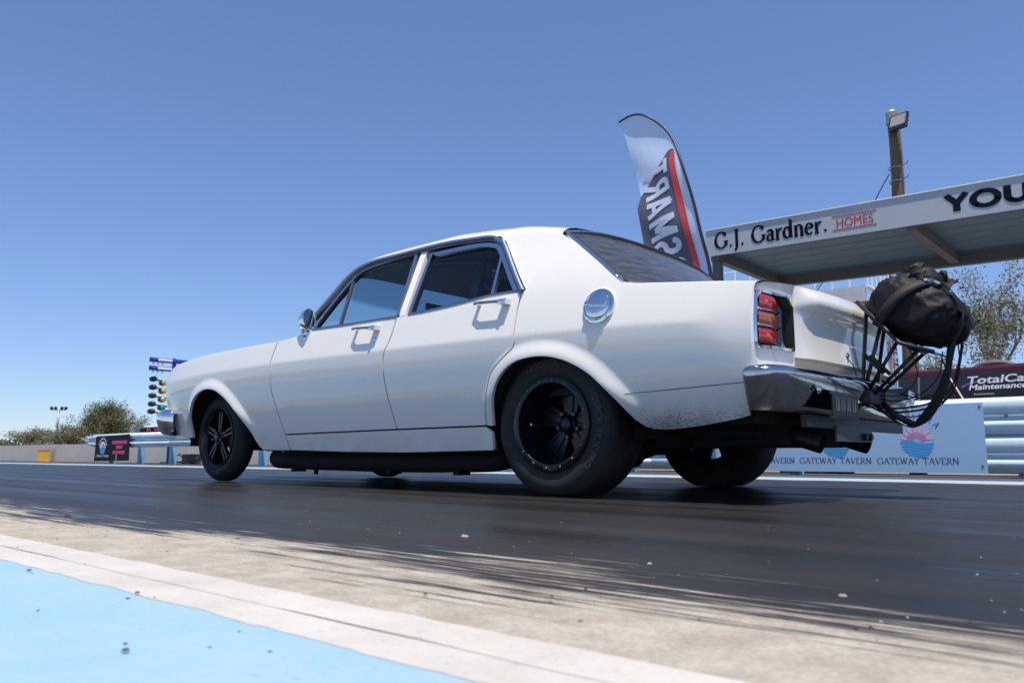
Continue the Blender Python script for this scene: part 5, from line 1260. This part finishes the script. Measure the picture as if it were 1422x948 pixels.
# ================================================================== FAR WALL, MARKER BOX, LIGHT MAST
M['concrete'] = mat('barrier_concrete', (.40, .385, .365), .85, vary=.10, vscale=1.2, dirt=(.24, .22, .20), dscale=.6, damt=.5)
wl_ = thing('concrete_wall', 'long low grey concrete barrier wall on the far side of the strip', 'wall', (80, -14, -.3))
x = 18.0; i = 0
while x < 140:
    local(wl_, B().box(x+.006, x+5.99, -14.3, -14.0, -.32, .80-.02*(i % 3 == 1)).build('wall_panel', M['concrete'], wl_)); x += 6; i += 1
local(wl_, B().box(x, 420, -14.3, -14.0, -.32, .80).build('wall_run', M['concrete'], wl_))
M['yellowbox'] = mat('yellow_box_paint', (.62, .33, .05), .6, vary=.1, vscale=6)
yb_ = thing('marker_box', 'small yellow marker box at the foot of the far concrete wall', 'box', (49.3, -13.5, -.29))
local(yb_, B().box(49.0, 49.6, -13.75, -13.25, -.29, .46).build('box_body', M['yellowbox'], yb_, bevel=.03)); local(yb_, B().box(48.9, 49.7, -13.85, -13.12, -.295, -.20).build('box_base', M['yellowbox'], yb_, bevel=.02)); local(yb_, B().box(48.98, 49.62, -13.77, -13.23, .46, .49).build('box_lid', M['yellowbox'], yb_))
mast = thing('floodlight_mast', 'slim grey mast with four floodlights beyond the far wall', 'light pole', (148.2, -48.2, -.3))
def mp(o): return local(mast, o)
mp(B().tube([(148.2, -48.2, -.3), (148.2, -48.2, 8.0)], [.22, .15], 10).build('mast_shaft', M['silver'], mast, True))
rt = Vector((-.751, -.66, 0)); o0 = Vector((148.2, -48.2, 7.95))
mp(B().tube([tuple(o0-rt*1.2), tuple(o0+rt*1.2)], .07, 6).build('crossarm', M['silver'], mast))
for q in (-1.25, -.55, .55, 1.25):
    c = o0+rt*q+Vector((0, 0, .28)); mtx = Matrix.Translation(c) @ Matrix.Rotation(math.atan2(rt.y, rt.x), 4, 'Z') @ Matrix.Rotation(R(25*(1 if q > 0 else -1)), 4, 'Y')
    mp(B().box(-.22, .22, -.12, .12, -.26, .26, mtx).build('floodlight', M['black'], mast, bevel=.03))

# ================================================================== SMALL GEAR UNDER THE RAIL
cb = thing('cable_heap', 'tangled black timing cables with connector box under the rail', 'cable', (13.2, -4.35, 0))
for k in range(4):
    c = Vector((12.9+.35*k, -4.35+.1*rng.random(), .10)); pts = [(c.x+(.14+.02*k)*math.cos(a), c.y+.05*math.sin(a*2+k), .09+.085*math.sin(a)+.01*k) for a in [2*PI*i/20 for i in range(21)]]
    local(cb, B().tube(pts, .012, 6, False).build('cable', M['black'], cb, True))
local(cb, B().tube(smooth_path([(12.2, -4.3, .02), (12.8, -4.25, .03), (13.5, -4.4, .02), (14.2, -4.28, .03), (14.9, -4.35, .02)], 6), .012, 6).build('cable', mat('orange_cable', (.45, .12, .02), .6), cb, True))
local(cb, B().box(13.4, 13.75, -4.5, -4.25, .0, .20).build('connector_box', M['black'], cb, bevel=.02))

# ================================================================== TREES
M['leaf'] = mat('gum_leaves', (.115, .11, .042), .6, island=.45, trans=.25); M['leaf2'] = mat('grey_gum_leaves', (.185, .18, .105), .6, island=.4, trans=.3); M['bark'] = mat('gum_bark', (.26, .20, .155), .85, vary=.3, vscale=3); M['farleaf'] = mat('far_scrub', (.065, .068, .034), .8, island=.4, trans=.15)
def gum(name, label, loc, height, spread, seed, nl, leaf, mleaf, trunk_h, nbranch=7, group=None, clump=.55, low=.35, upright=False, dome=0):
    rg_ = random.Random(seed); t = thing(name, label, 'tree', loc, group)
    b = B(); tips = []
    def limb(p, d, L, r_, lvl):
        pts = [p]; q = p.copy(); dd = d.copy()
        for i in range(4):
            dd = (dd+Vector((rg_.uniform(-.22, .22), rg_.uniform(-.22, .22), rg_.uniform(-.02, .18)))).normalized(); q = q+dd*L/4; pts.append(q.copy())
            if lvl >= 1 and i >= 1: tips.append((q.copy(), lvl))
        b.tube([tuple(v_) for v_ in pts], [r_*(1-.62*i/4) for i in range(5)], 7 if lvl == 0 else 5)
        if lvl < 3:
            for k in range(rg_.randint(2, 3) if lvl else nbranch):
                s = pts[rg_.randint(2, 4)] if lvl else pts[rg_.choice((2, 3, 4, 4))]
                a = rg_.uniform(0, 2*PI); el = rg_.uniform(.25, 1.0) if not upright else rg_.uniform(.8, 1.25)
                nd = (dd*.35+Vector((math.cos(a)*math.cos(el), math.sin(a)*math.cos(el), math.sin(el)))).normalized()
                limb(s, nd, L*rg_.uniform(.5, .78), r_*.5, lvl+1)
    limb(Vector((0, 0, 0)), Vector((rg_.uniform(-.1, .1), rg_.uniform(-.1, .1), 1)).normalized(), trunk_h, height*.022, 0)
    zs = max(p.z for p, _ in tips); xs_ = max(math.hypot(p.x, p.y) for p, _ in tips); kz = height/zs; kx = spread/xs_
    b.v = [(v_[0]*kx, v_[1]*kx, v_[2]*kz) for v_ in b.v]; b.build('trunk', M['bark'], t, True)
    tips = [Vector((p.x*kx, p.y*kx, p.z*kz)) for p, _ in tips]; tips = [p for p in tips if p.z > height*low] or tips
    for k in range(dome):      # twigs filling out a rounded crown
        a = rg_.uniform(0, 2*PI); el = rg_.uniform(-.15, 1.5); q = rg_.uniform(.55, 1.0)
        tips.append(Vector((math.cos(a)*math.cos(el)*spread*q, math.sin(a)*math.cos(el)*spread*q, height*(.50+.46*math.sin(el)*q))))
    V = []; F = []; per = max(1, nl//len(tips))
    for p in tips:
        c = p+Vector((rg_.gauss(0, .15), rg_.gauss(0, .15), rg_.gauss(0, .1)))*clump
        for k in range(per):
            o = c+Vector((rg_.gauss(0, clump*.55), rg_.gauss(0, clump*.55), rg_.gauss(0, clump*.38)))
            d = Vector((rg_.gauss(0, 1), rg_.gauss(0, 1), rg_.gauss(-.7, .7))).normalized(); w = d.cross(Vector((rg_.gauss(0, 1), rg_.gauss(0, 1), rg_.gauss(0, 1)))).normalized()
            L = leaf*rg_.uniform(.6, 1.3); i0 = len(V)
            V += [tuple(o), tuple(o+d*L*.5+w*L*.17), tuple(o+d*L), tuple(o+d*L*.5-w*L*.17)]; F.append((i0, i0+1, i0+2, i0+3))
    cr = mesh_obj('crown', V, F, mleaf, t); return t
gum('gum_tree', 'broad gum tree with rounded crown beyond the wall left of the start lights', (99.8, -37.5, -.3), 7.2, 4.7, 11, 19000, .26, M['leaf'], 3.4, 8, 'trees beyond the strip', .75, .30, False, 90)
gum('gum_tree', 'lower leafy gum tree just left of the broad rounded one', (108, -35.3, -.3), 4.4, 3.6, 23, 8000, .26, M['leaf2'], 1.8, 7, 'trees beyond the strip', .65, .12)
gum('gum_tree', 'low scrubby gum tree behind the floodlight mast', (116, -34.2, -.3), 3.9, 3.6, 31, 7000, .26, M['leaf2'], 1.4, 7, 'trees beyond the strip', .65, .08)
gum('gum_tree', 'small gum tree between the broad gum and the display', (104, -42.6, -.3), 3.9, 3.4, 37, 6000, .26, M['leaf2'], 1.4, 7, 'trees beyond the strip', .65, .08)
gum('gum_tree', 'tall open gum tree with bare forked limbs right of the parachute', (6.3, -41.0, -.3), 10.2, 3.4, 47, 5600, .20, M['leaf2'], 5.4, 6, 'trees beyond the strip', .50, .50, True)
gum('gum_tree', 'short gum tree low behind the parachute pack', (7.6, -40.5, -.3), 5.3, 2.0, 53, 4200, .22, M['leaf2'], 2.4, 6, 'trees beyond the strip', .42, .35)
gum('gum_tree', 'gum tree cut by the right edge of the picture', (.6, -40.0, -.3), 6.8, 2.8, 61, 4200, .21, M['leaf2'], 3.6, 6, 'trees beyond the strip', .55, .45)
# far scrub line
V = []; F = []; r2 = random.Random(77)
for k in range(22000):
    u = r2.random(); x = 215+u*330; y = -58-u*85+r2.gauss(0, 4)
    hmax = 3.4+1.5*noise.noise((x*.045, 3, 1))+1.0*noise.noise((x*.16, 9, 1)); z = -.3+hmax*math.sqrt(r2.random()); L = r2.uniform(.5, 1.2)
    d = Vector((r2.gauss(0, 1), r2.gauss(0, 1), r2.gauss(0, 1))).normalized(); w = d.orthogonal().normalized(); o = Vector((x, y, z)); i0 = len(V)
    V += [tuple(o), tuple(o+d*L*.5+w*L*.25), tuple(o+d*L), tuple(o+d*L*.5-w*L*.25)]; F.append((i0, i0+1, i0+2, i0+3))
stuff(mesh_obj('distant_scrub', V, F, M['farleaf']), 'dark line of distant scrub on the far left horizon', 'scrub')

# ================================================================== LOOSE GRIT ON THE STRIP
M['grit'] = mat('pale_grit', (.30, .26, .21), .9, island=.3); M['gritdark'] = mat('rubber_crumb', (.018, .017, .016), .8); M['pebble'] = mat('brown_pebble', (.10, .075, .055), .85, vary=.3, vscale=60)
def lump(b, c, r_, rg_):
    v = []; 
    for k in range(6):
        a = 2*PI*k/6; v.append((c[0]+r_*rg_.uniform(.6, 1.2)*math.cos(a), c[1]+r_*rg_.uniform(.6, 1.2)*math.sin(a), c[2]))
    v2 = [(c[0]+(p[0]-c[0])*.55, c[1]+(p[1]-c[1])*.55, c[2]+r_*rg_.uniform(.25, .55)) for p in v]
    b.add(v+v2, [(i, (i+1) % 6, 6+(i+1) % 6, 6+i) for i in range(6)]+[tuple(range(6, 12))])
rg2 = random.Random(8); bl_, bd = B(), B()
for k in range(760):
    u = rg2.random(); x = -2.2+rg2.random()**1.4*7; y = rg2.uniform(-.6, 2.9)
    if rg2.random() < .55: lump(bl_, (x, y, -.004), rg2.uniform(.0008, .0024), rg2)
    else: lump(bd, (x, y, -.004), rg2.uniform(.001, .0035), rg2)
for k in range(90): lump(bd, (rg2.uniform(-2.1, 1.6), rg2.uniform(2.6, 3.5), -.002), rg2.uniform(.0012, .0032), rg2)
stuff(bl_.build('pale_grit', M['grit']), 'pale grit scattered over the dark strip', 'grit'); stuff(bd.build('rubber_crumbs', M['gritdark']), 'dark rubber crumbs scattered over the strip', 'grit')
PB = [(-.901, 2.321, .010, 'grit', 'flat pale stone chip lying near the middle of the dark strip'), (-1.82, 2.54, .006, 'grit', 'small pale stone at the ragged rubber edge on the right'),
      (-1.560, 2.836, .0045, 'pebble', 'tiny reddish brown pebble on bare concrete below the rear wheel'), (-1.655, 2.90, .003, 'pebble', 'tiny dark pebble on bare concrete beside the white line'),
      (-1.122, 3.157, .004, 'gritdark', 'small black pebble on the border of white line and blue paint'), (-1.428, 3.302, .0045, 'gritdark', 'small black pebble on the blue painted apron'),
      (-.787, 3.179, .0045, 'gritdark', 'black pebble at the left on the edge of the blue paint'), (.417, 2.691, .011, 'gritdark', 'dark lump of rubber at the left edge of the concrete'),
      (-.556, 2.689, .006, 'pebble', 'brown pebble on the left part of the bare concrete'), (-1.463, 2.439, .005, 'grit', 'small white chip on the dark strip below the rear tyre')]
for k, (x, y, r_, m, lab) in enumerate(PB):
    b = B(); lump(b, (0, 0, 0), r_, rg2); o = b.build('pebble', M[m]); o.location = (x, y, .0005 if y > 3.01 else -.004); tag(o, lab, 'pebble', 'loose pebbles')
